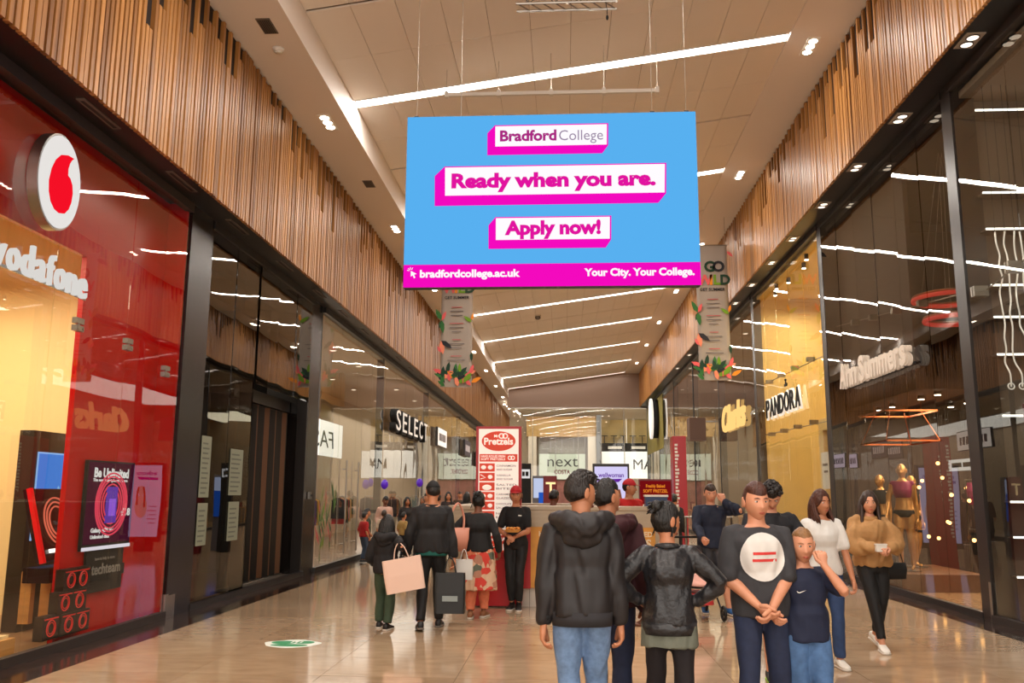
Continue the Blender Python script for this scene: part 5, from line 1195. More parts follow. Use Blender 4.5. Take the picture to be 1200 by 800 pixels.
# stacked phone boxes behind the glass
BX = mat('carton_black', (30, 14, 16), .4); BR = mat('carton_red_ring', (206, 40, 36), .4, emit=.25)
cnt = [0]
def carton(y, z, s, lbl):
    t = thing('phone_carton', lbl, 'box', (-5.33+cnt[0]*.0, y, z), 0, 'stacked cartons behind the red shop glass'); cnt[0] += 1
    MB().b2((-.10, -s/2+.002, 0), (.0, s/2-.002, s*.80)).obj('carton_body', BX, t); mb = MB()
    mb.torus((.003, 0, s*.38), (0, 1, 0), (0, 0, 1), s*.27, s*.02, 28, 5); mb.torus((.003, 0, s*.38), (0, 1, 0), (0, 0, 1), s*.19, s*.014, 28, 5); mb.obj('printed_ring', BR, t)
    MB().b2((0, -s*.42, s*.68), (.004, s*.42, s*.72)).obj('red_stripe', BR, t)
for r_, (zz, ys_) in enumerate(((.09, (9.19, 9.52, 9.80)), (.32, (9.42, 9.70)), (.55, (9.50, 9.74)))):
    for c_, y in enumerate(ys_): carton(y, zz, .285 if not (r_ == 0 and c_ == 0) else .30, '%s carton in the %s row of the small stack behind the glass' % (('left', 'middle', 'right')[c_] if r_ == 0 else ('left', 'right')[c_], ('bottom', 'middle', 'top')[r_]))
# plinth, display unit, angled display in the opening
OAK = mat('display_oak', (198, 148, 88), .45, noise=.15, nscale=4, stretch=(1, .2, 4))
t = thing('display_plinth', 'low oak plinth on the floor inside the bright shop opening', 'plinth', (-5.95, 8.25, 0)); MB().b2((-.45, -1.4, 0), (.45, .62, .16)).obj('board', OAK, t, bevel=.005); MB().b2((-.40, -1.3, .16), (.4, .58, .19)).obj('top', CREAM, t)
t = thing('angled_display', 'sloping black and red phone display on oak legs inside the opening', 'display stand', (-5.85, 9.95, .19))
R_ = Matrix.Rotation(-.28, 3, 'Y'); DZ = .06
MB().box((0, 0, .98+DZ), (.06, .84, .82), R_).obj('panel', mat('panel_black', (26, 12, 14), .25), t)
MB().box((.04, -.40, .98+DZ), (.05, .05, .84), R_).obj('red_edge', mat('edge_red', (206, 20, 26), .3, emit=.3), t)
for r_ in (.27, .22, .17): 
    mb = MB(); mb.torus((.055, 0, 1.02+DZ), (0, .55, 0), (-.28, 0, 1), r_, .010, 40, 5); o_ = mb.obj('glow_ring', glow('ring_orange', (236, 110, 84), .9), t); 
MB().box((.13, 0, .70+DZ), (.02, .5, .04), R_).obj('light_bar', glow('bar_white', (255, 236, 226), 1.6), t)
text('lettering', 'The new', SWg, t, (.065, .02, 1.0+DZ), (0, 1, 0), (-.28, 0, 1), size=.06, bold=.01, extrude=.001); text('lettering', 'Galaxy A90', SWg, t, (.08, .02, .92+DZ), (0, 1, 0), (-.28, 0, 1), size=.06, bold=.01, extrude=.001)
MB().box((.12, 0, .48+DZ*.5), (.30, .90, .16)).obj('shelf_box', mat('panel_black', (0, 0, 0)), t)
for q in (-.3, 0, .3): MB().cyl((.272, q, .60), (.285, q, .60), .045, n=16).obj('knob', WHITE, t)
for q in (-.38, 0.0, .38): MB().b2((-.06, q-.04, 0), (.06, q+.04, .55)).obj('leg', OAK, t)
t = thing('screen_cabinet', 'tall dark display cabinet with a bright blue screen inside the opening', 'screen', (-6.35, 10.75, 0))
MB().b2((-.12, -.62, 0), (.06, .62, 2.32)).obj('cabinet', mat('cabinet_brown', (44, 32, 26), .35), t); q = MB().b2((.06, -.50, 1.05), (.075, .42, 2.05)).obj('display', glow('display_blue', (70, 130, 226), .95), t)
MB().b2((.06, -.52, 1.03), (.07, .44, 2.07)).obj('bezel', glow('display_edge', (150, 190, 250), 1), t)
MB().prism([(-.3, .2+1.05), (-.05, .62+1.05), (.1, .45+1.05), (.3, .8+1.05), (.34, .2+1.05)], .075, .08, lambda y, z, x: (x, y, z)).obj('picture_shape', glow('display_light', (140, 190, 240), 1), q)
me_y(q, '5 Mode', SWg, (.082, -.3, 1.16), .12, .01, .4, .002, 'lettering')
t = thing('red_shelf_unit', 'narrow red panel unit at the extreme left edge of the opening', 'shelf', (-6.6, 8.35, 0)); MB().b2((-.1, -.75, 0), (.1, .62, 2.45)).obj('panel', mat('shelf_red', (190, 40, 24), .4), t); MB().b2((.1, -.7, 1.2), (.3, .6, 1.24)).b2((.1, -.7, .7), (.3, .6, .74)).obj('shelf', OAK, t)
t = thing('wall_rail', 'glowing wall rail along the cream back wall of the red shop', 'rail', (-9.12, 9.5, 1.9)); MB().b2((0, -3, -.05), (.06, 1.8, .05)).obj('rail', DARK, t); MB().b2((.06, -3, .06), (.08, 1.8, .10)).obj('light', glow('rail_glow', (255, 236, 190), 3), t)

# ================================================================== dark shop
PAP = mat('notice_paper', (140, 144, 126), .7)
for n_, (y0, y1, z0, z1) in enumerate(((12.02+.25, 12.62, 1.53, 2.40), (12.27, 12.62, .86, 1.45), (13.38, 13.92, 1.56, 2.27), (13.42, 13.86, .87, 1.46))):
    t = thing('paper_notice', ['tall pale notice on the dark glass, upper one nearer the red shop', 'pale notice on the dark glass, lower one nearer the red shop', 'tall pale notice on the dark glass, upper one nearer the shutter', 'pale notice on the dark glass, lower one nearer the shutter'][n_], 'notice', (gx-.0, (y0+y1)/2, z0), 0, 'notices on the dark shop glass')
    hw = (y1-y0)/2; q = MB().b2((0, -hw, 0), (.004, hw, z1-z0)).obj('sheet', PAP, t)
    for i in range(int((z1-z0)/.07)-1): MB().b2((.004, -hw+.05, .05+i*.07), (.006, hw*(.3+.5*((i*7) % 5)/5), .075+i*.07)).obj('text_line', mat('text_faint', (104, 108, 96), .7), q)
t = thing('folding_shutter', 'dark folding door shutter with brown vertical leaves in the closed shop doorway', 'door', (-5.62, 15.9, 0))
SH = mat('shutter_brown', (104, 72, 50), .4); SH2 = mat('shutter_dark', (26, 22, 20), .4)
MB().b2((-.06, -1.45, 3.2), (.06, 1.6, 3.42)).obj('head_rail', DARK, t); MB().b2((-.06, -1.45, 0), (.06, 1.6, .05)).obj('track', STEEL, t)
for i in range(18): 
    MB().box((0, -1.36+i*.17, 1.62), (.02, .165, 3.12), Matrix.Rotation(.7 if i % 2 else -.7, 3, 'Z')).obj('leaf', SH if i % 3 == 1 else SH2, t)
struct(MB().b2((XL+.02, 14.3, 0), (-5.7, 17.5, .035)).obj('trim_5', mat('threshold_steel', (140, 132, 122), .3, metal=.7)))
t = thing('shutter_lock', 'small steel lock box on the dark pier beside the shutter', 'lock', (XL-.02+.02, 17.75, 1.55)); MB().b2((0, -.05, -.07), (.05, .05, .07)).obj('box', STEEL, t); MB().cyl((.05, 0, 0), (.065, 0, 0), .02, n=12).obj('keyhole', BLACK, t)

# ================================================================== wide glazed shop on the left
t = thing('block_letter_sign', 'black block letters with white faces spelling a shop name on the left glass', 'sign', (XL+.05, 25.55, 3.42))
LF = mat('letter_face_white', (220, 214, 206), .5, emit=.35)
y_ = 0
for c_ in 'SELECT':
    me_y(t, c_, BLACK, (.08, y_, 0), .92, .035, .78, .09); me_y(t, c_, LF, (.20, y_+.03, .03), .86, .0, .68, .005, 'letter_face'); y_ += 1.03
def box_sign(nm, y, z, s, lbl, w_=2.2, h_=.6, fc=(236, 232, 226), tc=(90, 60, 60), x=XL+.06, sg=1):
    t = thing('fascia_sign', lbl, 'sign', (x, y, z)); MB().b2((0, -w_/2, -h_/2), (sg*.1, w_/2, h_/2)).obj('box', mat('sign_box', (60, 54, 50), .5), t)
    q = MB().b2((sg*.1, -w_/2+.03, -h_/2+.03), (sg*.11, w_/2-.03, h_/2-.03)).obj('face', mat('face_%d_%d_%d' % fc, fc, .5, emit=.5), t)
    mb = MB()
    for i in range(6): mb.b2((sg*.11, -w_*.38+i*w_*.13, -h_*.2), (sg*.116, -w_*.38+i*w_*.13+w_*.09, h_*.2))
    mb.obj('printed_mark', mat('ink_%d_%d_%d' % tc, tc, .5), q)
box_sign('a', 36, 3.85, '', 'small white lightbox sign further along the left shopfronts', 2.6, .75)
box_sign('b', 45.5, 3.9, '', 'dark and white far shop sign on the left, beyond the lightbox', 2.6, .8, (60, 50, 60), (236, 230, 236))
box_sign('c', 52, 3.6, '', 'pale purple far shop sign on the left just before the menu board', 3, .8, (206, 196, 220), (90, 70, 110))
for n_, (y) in enumerate((20.45, 21.65)):
    t = thing('door_pull', ['tall steel pull handle of the glass door, nearer one', 'tall steel pull handle of the glass door, further one'][n_], 'door handle', (XL+.09, y, .25), 0, 'glass door pulls'); MB().tube([(0, 0, 0), (0, 0, 2.1)], .022, 12).obj('bar', STEEL, t, True)
    for z_ in (.2, 1.9): MB().cyl((-.09, 0, z_), (0, 0, z_), .014, n=8).obj('standoff', STEEL, t)
t = thing('reflected_sign', 'long white board standing in for a reversed sign reflection in the left shop glass', 'banner', (-7.9, 26.5, 2.8)); MB().b2((0, -6.4, 0), (.03, 4.4, 1.15)).obj('cloth', mat('reflected_sign_white', (236, 236, 232), .6, emit=.55), t)  # solid board in place of a sign's reflection in the glass, brightness emitted
me = text_mesh('FASHION', size=.8, bold=-.005, extrude=.004, width=6.5, shear=.1); me.transform(frame((.036, 3.2, .28), (0, -1, 0), (0, 0, 1))); link('lettering', me, mat('ink_teal', (44, 70, 64), .6), t.children[0])
me_y(t.children[0], '', SWg, (0, 0, 0), 1, 0, None) if 0 else None
for n_, (y, h_) in enumerate(((21, 2.1), (25, 2.3), (29, 2.0), (33, 2.4), (38, 2.2), (43, 2.2))):
    t = thing('clothes_rail', 'clothes rail with hanging garments inside the left shop, %s from the camera' % ('first', 'second', 'third', 'fourth', 'fifth', 'sixth')[n_], 'clothes rail', (-7.3, y, 0), 0, 'clothes rails in the left shop')
    for q in (-.7, .7): MB().cyl((0, q, 0), (0, q, 1.5), .015, n=8).obj('post', STEEL, t)
    MB().cyl((0, -.7, 1.5), (0, .7, 1.5), .015, n=8).obj('rail', STEEL, t); rr = random.Random(n_)
    for i in range(12):
        cc = rr.choice(((180, 60, 50), (40, 40, 60), (210, 190, 160), (90, 60, 120), (60, 90, 70), (200, 150, 60), (30, 28, 30)))
        MB().loft([((0, -.6+i*.11, 1.45), (.05, 0, 0), (0, .02, 0)), ((0, -.6+i*.11, 1.38), (.2, 0, 0), (0, .025, 0)), ((0, -.6+i*.11, .6+rr.random()*.2), (.22, 0, 0), (0, .03, 0))], 10).obj('garment', CL('garment_%d_%d_%d' % cc, cc), t)
for n_, (y, c_) in enumerate(((22.5, (240, 222, 150)), (24.6, (110, 70, 190)), (28.5, (120, 80, 200)), (31, (190, 110, 110)))):
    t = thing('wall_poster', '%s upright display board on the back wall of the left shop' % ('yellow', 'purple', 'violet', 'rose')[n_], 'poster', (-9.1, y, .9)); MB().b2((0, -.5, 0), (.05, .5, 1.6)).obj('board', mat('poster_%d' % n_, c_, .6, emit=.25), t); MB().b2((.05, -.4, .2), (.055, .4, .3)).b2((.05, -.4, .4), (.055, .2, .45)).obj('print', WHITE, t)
for n_, (y, z) in enumerate(((24.0, 1.72), (26.8, 1.80))):
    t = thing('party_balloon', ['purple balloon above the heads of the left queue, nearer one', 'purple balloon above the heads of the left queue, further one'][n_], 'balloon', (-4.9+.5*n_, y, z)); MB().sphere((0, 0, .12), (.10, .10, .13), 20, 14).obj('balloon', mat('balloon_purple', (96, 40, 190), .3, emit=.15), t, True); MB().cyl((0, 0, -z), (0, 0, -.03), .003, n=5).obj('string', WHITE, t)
t = thing('window_graphic', 'green leafy window graphic low on the first pane of the left shop', 'window sticker', (XL+.012, 19.0, .1))
lr = random.Random(11)
for i in range(26):
    y0_, z0_ = lr.uniform(-.5, .7), lr.uniform(0, 1.3); a = lr.uniform(.8, 2.4); L_ = lr.uniform(.3, .7); d = Vector((0, cos(a), sin(a))); s_ = Vector((0, -sin(a), cos(a))); c = Vector((.0005*i, y0_, z0_))
    pts = [c, c+d*L_*.4+s_*L_*.10, c+d*L_, c+d*L_*.4-s_*L_*.10]; MB().add(pts+[p+Vector((.002, 0, 0)) for p in pts], [(0, 1, 2, 3), (7, 6, 5, 4), (0, 4, 5, 1), (1, 5, 6, 2), (2, 6, 7, 3), (3, 7, 4, 0)]).obj('leaf', mat('leaf_%d' % (i % 4), ((70, 110, 30), (40, 84, 40), (112, 130, 40), (176, 90, 84))[i % 4], .6), t)

# ================================================================== right shops
t = thing('bulb_letter_sign', 'pale ribbed three dimensional shop lettering on the dark right glass', 'sign', (XR-.06, 17.35, 3.66))
LB = mat('letter_pale', (206, 192, 176), .5, emit=.25)
def rtext(parent, s, m, o, size, bold, width, ex, nm='letter'): return text(nm, s, m, parent, o, (0, -1, 0), (0, 0, 1), size=size, bold=bold, extrude=ex, width=width)
y_ = 0
for c_, w_ in zip('Ann Summers', (.42, .30, .30, .10, .34, .30, .42, .42, .28, .22, .28)):
    if c_ != ' ':
        for q in range(3): rtext(t, c_, LB, (-.03-q*.05, -y_, 0), .62, .03, w_*.9, .012, 'letter' if q == 0 else 'letter_rib')
    y_ += w_
MB().b2((.0, -3.35, .0), (.03, .05, .03)).obj('mounting_bar', DARK, t)
t = thing('jeweller_sign', 'black serif capital letters edged in white on the bright cream shopfront', 'sign', (XR-.08, 24.1, 3.62))
y_ = 0
for c_, w_ in zip('PANDORA', (.46, .50, .52, .50, .54, .52, .50)):
    rtext(t, c_, mat('sign_backing_white', (238, 232, 220), .5, emit=.4), (.0, -y_+.0, 0), .72, .055, w_*.98, .02, 'letter_backing'); rtext(t, c_, BLACK, (-.035, -y_-.03, .03), .66, .015, w_*.84, .012); y_ += w_
mb = MB(); mb.prism([(-.10, 0), (.10, 0), (.13, .07), (.05, .04), (0, .13), (-.05, .04), (-.13, .07)], 0, .03, lambda y, z, x: (-.03-x, y-2.3, z+.62)); mb.sphere((-.045, -2.3, .78), (.03, .03, .03)); mb.obj('crown_mark', BLACK, t)
for n_, (z_) in enumerate((4.68, 3.24)):
    t = thing('tie_rod', ['upper steel tie rod with clamps across the cream shop glass', 'lower steel tie rod with clamps across the cream shop glass'][n_], 'rod', (XR+.16, 22.3, z_), 0); MB().cyl((0, -3.3, -.05), (0, 3.2, .05), .012, n=8).obj('rod', STEEL, t)
    for y in (-2.0, -.6, .75, 2.1): MB().b2((-.16, y-.05, -.05), (.02, y-.02, .05)).b2((-.16, y+.02, -.05), (.02, y+.05, .05)).obj('clamp', fit, t)
t = thing('tie_rod', 'steel tie rod with clamps across the dark lingerie shop glass', 'rod', (XR+.16, 15.5, 4.75)); MB().cyl((0, -2.95, -.3), (0, 3.0, .35), .010, n=8).obj('rod', STEEL, t)
for y in (-1.6, -.5, .6, 1.6): MB().b2((-.15, y-.045, -.05+y*.1), (.0, y-.012, .05+y*.1)).b2((-.15, y+.012, -.05+y*.1), (.0, y+.045, .05+y*.1)).obj('clamp', fit, t)
t = thing('tie_rod', 'steel tie rod with a large clamp across the nearest right glass', 'rod', (XR+.16, 9.4, 4.6)); MB().cyl((0, -3.2, .55), (0, 2.6, -.25), .010, n=8).obj('rod', STEEL, t)
for y in (1.65, -.2, 2.6): MB().b2((-.17, y-.055, -.07-y*.1), (.02, y-.012, .07-y*.1)).b2((-.17, y+.012, -.07-y*.1), (.02, y+.055, .07-y*.1)).obj('clamp', fit, t)
# cream shop interior: portal and shelves, spots
t = thing('cream_portal', 'cream doorway portal standing inside the bright jewellery shop', 'portal', (6.6, 21.6, 0)); MB().b2((-.15, -.5, 0), (.15, -.15, 3.2)).b2((-.15, .9, 0), (.15, 1.25, 3.2)).b2((-.15, -.5, 3.2), (.15, 1.25, 3.5)).obj('frame', mat('portal_cream', (240, 212, 150), .5), t); MB().b2((-.05, -.15, 0), (.05, .9, 3.2)).obj('screen', mat('portal_inner', (196, 160, 98), .6), t)
for n_, (x, y) in enumerate(((5.9, 19.9), (5.9, 21.4), (5.9, 22.9), (5.9, 24.4), (5.75, 20.6), (5.75, 23.6))):
    t = thing('ceiling_spot', 'small spotlight under the ceiling of the bright cream shop', 'spotlight', (x, y, 7.25), 0, 'spots in the cream shop ceiling'); MB().cyl((0, 0, -.14), (0, 0, 0), .05, n=14).obj('housing', BRONZE, t); MB().cyl((0, 0, -.15), (0, 0, -.14), .045, n=14).obj('lens', LAMP, t)
t = thing('counter_poster', 'white information sheet inside the bright cream shop window', 'poster', (5.75, 20.0, 1.75)); MB().b2((0, -.25, 0), (.03, .25, .8)).obj('sheet', WHITE, t); MB().b2((-.004, -.18, .5), (0, .18, .55)).b2((-.004, -.18, .35), (0, .1, .40)).obj('print', GR, t)
# lingerie shop interior
GOLD = mat('mannequin_gold', (206, 160, 100), .28, metal=.55); PUR = mat('lingerie_purple', (140, 24, 84), .6)
TMP = bpy.data.scenes.new('tmp')
def mannequin(lbl, x, y, rz, H=1.78, face_=False, dx=0):
    p_ = person('mannequin', lbl, (x, y, .32), rz, H, fem=1, hair=(None, 'dark'), hands=((-.14, -.10, .50), (.12, -.02, .47)), feet=((0, -.05), (0, .04)), face=False, hi=False,
        bottom=None, top=dict(name='bodice', m=PUR if dx else BLACK, fit=.006, hem=.55, sleeve=.05, amp=.001, tight=True, sr=lambda t: -.01))
    p_['body'].data.materials.clear(); p_['body'].data.materials.append(GOLD); r = p_['root']; r['category'] = 'mannequin'; r['group'] = 'gold mannequins in the lingerie window'
    MB().cyl((0, 0, -.02), (0, 0, .0), .22, n=24).obj('stand', STEEL, r)
    mb = MB(); mb.loft([p_['tsec'](t_, .006) for t_ in (0., .07, .13, .2)], 14); mb.obj('briefs', BLACK, r, True)
    for i in range(2):
        mb = MB(); a = Vector(p_['kn'][i]); b = Vector(p_['sh'][i]); hp = Vector((p_['hip'].x+(-1, 1)[i]*.05*H, p_['hip'].y, p_['hip'].z)); mb.tube([a.lerp(hp, .35), a.lerp(hp, .45)], .075, 14, dome=False); mb.obj('garter', BLACK, r, True)
    return r
mannequin('gold mannequin in purple and black underwear, tallest in the dark window', 6.02, 16.3, -.5, 1.88, dx=1)
mannequin('gold mannequin turned to the left beside the tallest one', 5.98, 17.3, -1.0, 1.70)
mannequin('gold mannequin half hidden behind the other two in the dark window', 6.5, 17.2, .4, 1.68)
bpy.data.scenes.remove(TMP)
DK = mat('platform_wood', (120, 86, 60), .4)
t = thing('window_platform', 'low brown platform under the mannequins in the dark window', 'platform', (6.3, 16.8, 0)); MB().b2((-.62, -1.1, 0), (.8, 1.1, .30)).obj('deck', DK, t, bevel=.01); MB().b2((-.64, -1.12, .26), (-.62, 1.12, .3)).obj('edge_trim', STEEL, t)
t = thing('copper_frame', 'hanging copper frame shelf above the mannequins', 'shelf frame', (6.35, 17.2, 2.6)); CP = mat('copper', (190, 120, 80), .3, metal=1)
for z_ in (0, .55):
    MB().b2((-.5, -.7, z_-.015), (.5, -.67, z_+.015)).b2((-.5, .67, z_-.015), (.5, .7, z_+.015)).b2((-.5, -.7, z_-.015), (-.47, .7, z_+.015)).b2((.47, -.7, z_-.015), (.5, .7, z_+.015)).obj('rail', CP, t)
for q in ((-.48, -.68), (.48, -.68), (-.48, .68), (.48, .68)): MB().cyl((q[0], q[1], 0), (q[0]*.6, q[1]*.6, .55), .008, n=6).cyl((q[0]*.6, q[1]*.6, .55), (q[0]*.6, q[1]*.6, 2.2), .005, n=6).obj('hanger', CP, t)
struct(MB().b2((XR+.28, 14.85, 3.35), (10, 18.64, 3.5)).b2((XR+.28, 14.85, 3.35), (XR+.36, 18.64, 7.3)).obj('ceiling_lingerie', mat('soffit_brown', (70, 50, 38), .6)))
lr = random.Random(5)
for n_ in range(10):
    x, y = 6.3+1.1*(n_ % 3), 15.2+.7*(n_//2)
    t = thing('ceiling_spot', 'small bright spotlight in the lingerie shop ceiling', 'spotlight', (x, y, 3.35), 0, 'spots in the lingerie shop ceiling'); MB().cyl((0, 0, -.06), (0, 0, 0), .06, n=14).obj('housing', BRONZE, t); MB().cyl((0, 0, -.07), (0, 0, -.06), .05, n=14).obj('lens', LAMP, t)
WB = glow('warm_bulb', (255, 190, 110), 6)
for n_ in range(16):
    x, y, z = lr.uniform(6.9, 7.5), lr.uniform(15.7, 18.3), lr.uniform(.6, 2.3)
    t = thing('globe_bulb', 'small warm globe bulb glowing among the mannequins', 'bulb', (x, y, z), 0, 'warm bulbs around the mannequins'); MB().sphere((0, 0, 0), .035, 10, 8).obj('bulb', WB, t, True); MB().cyl((0, 0, .03), (0, 0, .07), .015, n=8).obj('socket', BRONZE, t); MB().cyl((0, 0, .07), (0, 0, 3.35-z), .003, n=4).obj('cable', BLACK, t)
t = thing('model_poster', 'white panel with a printed figure in purple inside the lingerie shop', 'poster', (7.2, 15.2, .9)); MB().b2((0, -.5, 0), (.05, .5, 1.7)).obj('board', WHITE, t); mb = MB(); mb.sphere((-.01, 0, 1.45), (.012, .09, .12)).sphere((-.01, 0, 1.05), (.012, .14, .3)).sphere((-.01, 0, .5), (.012, .13, .35)); mb.obj('pictured_figure', mat('print_skin', (200, 150, 120), .6), t); mb = MB(); mb.sphere((-.02, 0, 1.05), (.012, .15, .1)).sphere((-.02, .03, .62), (.012, .15, .1)); mb.obj('pictured_lingerie', PUR, t)
t = thing('curtain_panel', 'tall white curtain panel at the far side of the lingerie shop', 'curtain', (7.6, 13.6, 0)); MB().add(*(lambda n: ([(0+.04*sin(i*1.3), -.6+i*1.2/n, z_) for i in range(n+1) for z_ in (.1, 3.3)]+[(.03+.04*sin(i*1.3), -.6+i*1.2/n, z_) for i in range(n+1) for z_ in (.1, 3.3)], [(2*i, 2*i+2, 2*i+3, 2*i+1) for i in range(n)]+[(2*(n+1)+2*i, 2*(n+1)+2*i+1, 2*(n+1)+2*i+3, 2*(n+1)+2*i+2) for i in range(n)]))(24)).obj('cloth', mat('curtain_white', (222, 206, 186), .8), t, True); MB().cyl((.015, -.7, 3.33), (.015, .7, 3.33), .012, n=8).obj('rod', STEEL, t)
for n_, (x, y) in enumerate(((7.6, 16.6), (8.6, 14.6), (8.2, 15.9))):
    t = thing('lingerie_rail', 'display rail of underwear inside the lingerie shop, %s one' % ('nearest the mannequins', 'beside the white curtain', 'middle')[n_], 'clothes rail', (x, y, 0), .3, 'rails in the lingerie shop')
    for q in (-.5, .5): MB().cyl((0, q, 0), (0, q, 1.9), .015, n=8).obj('post', STEEL, t)
    for z_ in (1.0, 1.9): MB().cyl((0, -.5, z_), (0, .5, z_), .012, n=8).obj('rail', STEEL, t)
    for i in range(10): MB().loft([((0, -.42+(i % 5)*.2, 1.85-(i//5)*.9), (.03, 0, 0), (0, .06, 0)), ((0, -.42+(i % 5)*.2, 1.7-(i//5)*.9), (.05, 0, 0), (0, .09, 0)), ((0, -.42+(i % 5)*.2, 1.45-(i//5)*.9), (.02, 0, 0), (0, .05, 0))], 8).obj('garment', (BLACK, PUR, CL('garment_rose', (190, 90, 110)))[i % 3], t)
t = thing('lit_ledge_sign', 'small white lit sign strip over the lingerie rails', 'sign', (7.0, 16.1, 2.15)); MB().b2((0, -.55, -.1), (.05, .55, .1)).obj('box', glow('ledge_white', (230, 226, 220), 1.0), t); MB().b2((-.008, -.42, -.04), (0, -.05, .04)).b2((-.008, .02, -.04), (0, .40, .04)).obj('printed_mark', mat('ink_dark', (40, 30, 30), .6), t)
for n_, z_ in enumerate((4.72, 4.38)):
    t = thing('ring_light', ['upper red and copper hanging hoop near the bronze post', 'lower red and copper hanging hoop near the bronze post'][n_], 'pendant', (6.2+.05*n_, 14.2, z_)); mb = MB(); mb.torus((0, 0, 0), (1, 0, 0), (0, 1, 0), .55-.1*n_, .035, 48, 8); mb.obj('hoop', mat('hoop_red', (190, 50, 44), .4, emit=.6), t, True); mb = MB(); mb.torus((0, 0, .05), (1, 0, 0), (0, 1, 0), .55-.1*n_, .02, 48, 6); mb.obj('copper_trim', CP, t, True)
    for a in (0, 2.1, 4.2): MB().cyl(((.55-.1*n_)*cos(a), (.55-.1*n_)*sin(a), .05), (0, 0, 7.2-z_), .004, n=4).obj('wire', STEEL, t)
# nearest shop on the right: lit shelves on the party wall and hanging chains
SE = glow('shelf_edge', (250, 244, 236), 2.2)
for n_, z_ in enumerate((7.0-.05, 5.74, 5.22, 4.43, 3.99, 3.48, 2.66, 1.54, 1.09, .59)):
    t = thing('lit_shelf', '%s lit shelf edge from the top, against the party wall of the nearest right shop' % ('first', 'second', 'third', 'fourth', 'fifth', 'sixth', 'seventh', 'eighth', 'ninth', 'tenth')[n_], 'shelf', (7.4, 12.1, z_), 0, 'lit shelves in the nearest right shop')
    MB().b2((-1.62, -.12, -.02), (2.5, .14, .0)).obj('board', mat('shelf_grey', (90, 78, 68), .5), t); MB().b2((-1.62, -.135, -.02), (2.5, -.12, .005)).obj('light_edge', SE, t)
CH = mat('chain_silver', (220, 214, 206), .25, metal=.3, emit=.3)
for n_ in range(5):
    x = 5.80+n_*.11; rr = random.Random(n_+40)
    t = thing('hanging_chain', '%s wavy silver chain hanging in the nearest right shop' % ('first', 'second', 'third', 'fourth', 'fifth')[n_], 'chain', (x, 11.75, 3.0), 0, 'wavy chains in the nearest right shop')
    pts = [(rr.uniform(-.02, .02)+.05*sin(k*.5+n_)*(k/14), rr.uniform(-.03, .03), 2.1-k*.16) for k in range(14)]
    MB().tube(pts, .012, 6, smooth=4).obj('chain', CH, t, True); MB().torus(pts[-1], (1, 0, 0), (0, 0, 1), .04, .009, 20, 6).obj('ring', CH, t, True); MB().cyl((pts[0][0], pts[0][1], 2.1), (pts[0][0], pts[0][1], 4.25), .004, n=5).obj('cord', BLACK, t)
t = thing('window_poster', 'dark red poster at the right edge of the picture in the nearest shop', 'poster', (5.98, 11.85, 1.65)); MB().b2((-.0, -.04, 0), (.9, 0, 1.15)).obj('board', mat('poster_maroon', (90, 20, 26), .5, emit=.2), t); text('lettering', 'C', mat('poster_letter', (240, 220, 210), .5, emit=.4), t, (.06, -.05, .5), size=.35, bold=.03, extrude=.003)
# far right signs
t = thing('script_sign', 'warm glowing script letter sign on the right glass beyond the cream shop', 'sign', (XR-.08, 30.9, 3.75)); GW = glow('sign_warm', (255, 200, 120), 1.2)
me = text_mesh('Clarks', size=1.15, bold=.03, extrude=.03, width=3.9, shear=.25); me.transform(frame((0, 0, 0), (0, -1, 0), (0, 0, 1))); link('lettering', me, GW, t); MB().b2((.03, -3.6, .1), (.06, .1, .14)).obj('mounting_bar', BRONZE, t)
t = thing('projecting_sign', 'square brown projecting box sign on the right shopfronts', 'sign', (4.95, 33.5, 3.5)); MB().b2((-.3, -.35, .1), (.3, .35, .95)).obj('box', mat('sign_brown', (110, 84, 70), .5), t); MB().b2((-.2, -.125, .3), (.2, -.12, .5)).obj('printed_mark', mat('sign_pink', (220, 170, 160), .5, emit=.3), t); MB().b2((.3, -.03, .8), (.62, .03, .86)).obj('arm', STEEL, t)
t = thing('oval_sign', 'tall black and white oval letter sign on the olive shopfront', 'sign', (XR-.05, 52.7, 6.0))
mb = MB(); mb.prism([(.9*cos(2*pi*i/40), 1.15*sin(2*pi*i/40)) for i in range(40)], -.30, .12, lambda y, z, x: (x, y, z+.05)); mb.obj('body', BLACK, t, True)
mb = MB(); mb.prism([(.95*cos(2*pi*i/40), 1.2*sin(2*pi*i/40)) for i in range(40)], -.42, -.30, lambda y, z, x: (x, y, z+.05)); mb.obj('face', mat('oval_white', (236, 232, 226), .5, emit=.5), t)
0 and box_sign('r1', 41.5, 3.9, 'next', 'white letter sign on the right glass beyond the brown box sign', 2.4, .8, (214, 208, 196), (60, 56, 52), XR-.06, -1)
struct(MB().b2((XR-.02, 50.1, 4.2), (XR+.02, 59.4, ZSR-.15)).obj('wall_olive_panel', mat('olive_panel', (0, 0, 0))))
for n_, (y) in enumerate((27.5, 30.5, 34, 37.5, 41, 45, 48)):
    t = thing('display_table', 'display table with folded goods inside the right shops, %s past the cream shop' % ('first', 'second', 'third', 'fourth', 'fifth', 'sixth', 'seventh')[n_], 'table', (7.0, y, 0), 0, 'display tables in the right shops')
    MB().b2((-.4, -.7, .78), (.4, .7, .84)).obj('table_top', OAK, t)
    for q in ((-.35, -.65), (.35, -.65), (-.35, .65), (.35, .65)): MB().b2((q[0]-.03, q[1]-.03, 0), (q[0]+.03, q[1]+.03, .78)).obj('leg', OAK, t)
    for i in range(6): MB().b2((-.3+.22*(i % 3), -.55+.6*(i//3), .84), (-.12+.22*(i % 3), -.25+.6*(i//3), .95+.1*((i*3+n_) % 4))).obj('goods', CL('goods_%d' % ((i+n_) % 4), ((190, 140, 90), (90, 60, 50), (220, 200, 170), (150, 60, 50))[(i+n_) % 4]), t)
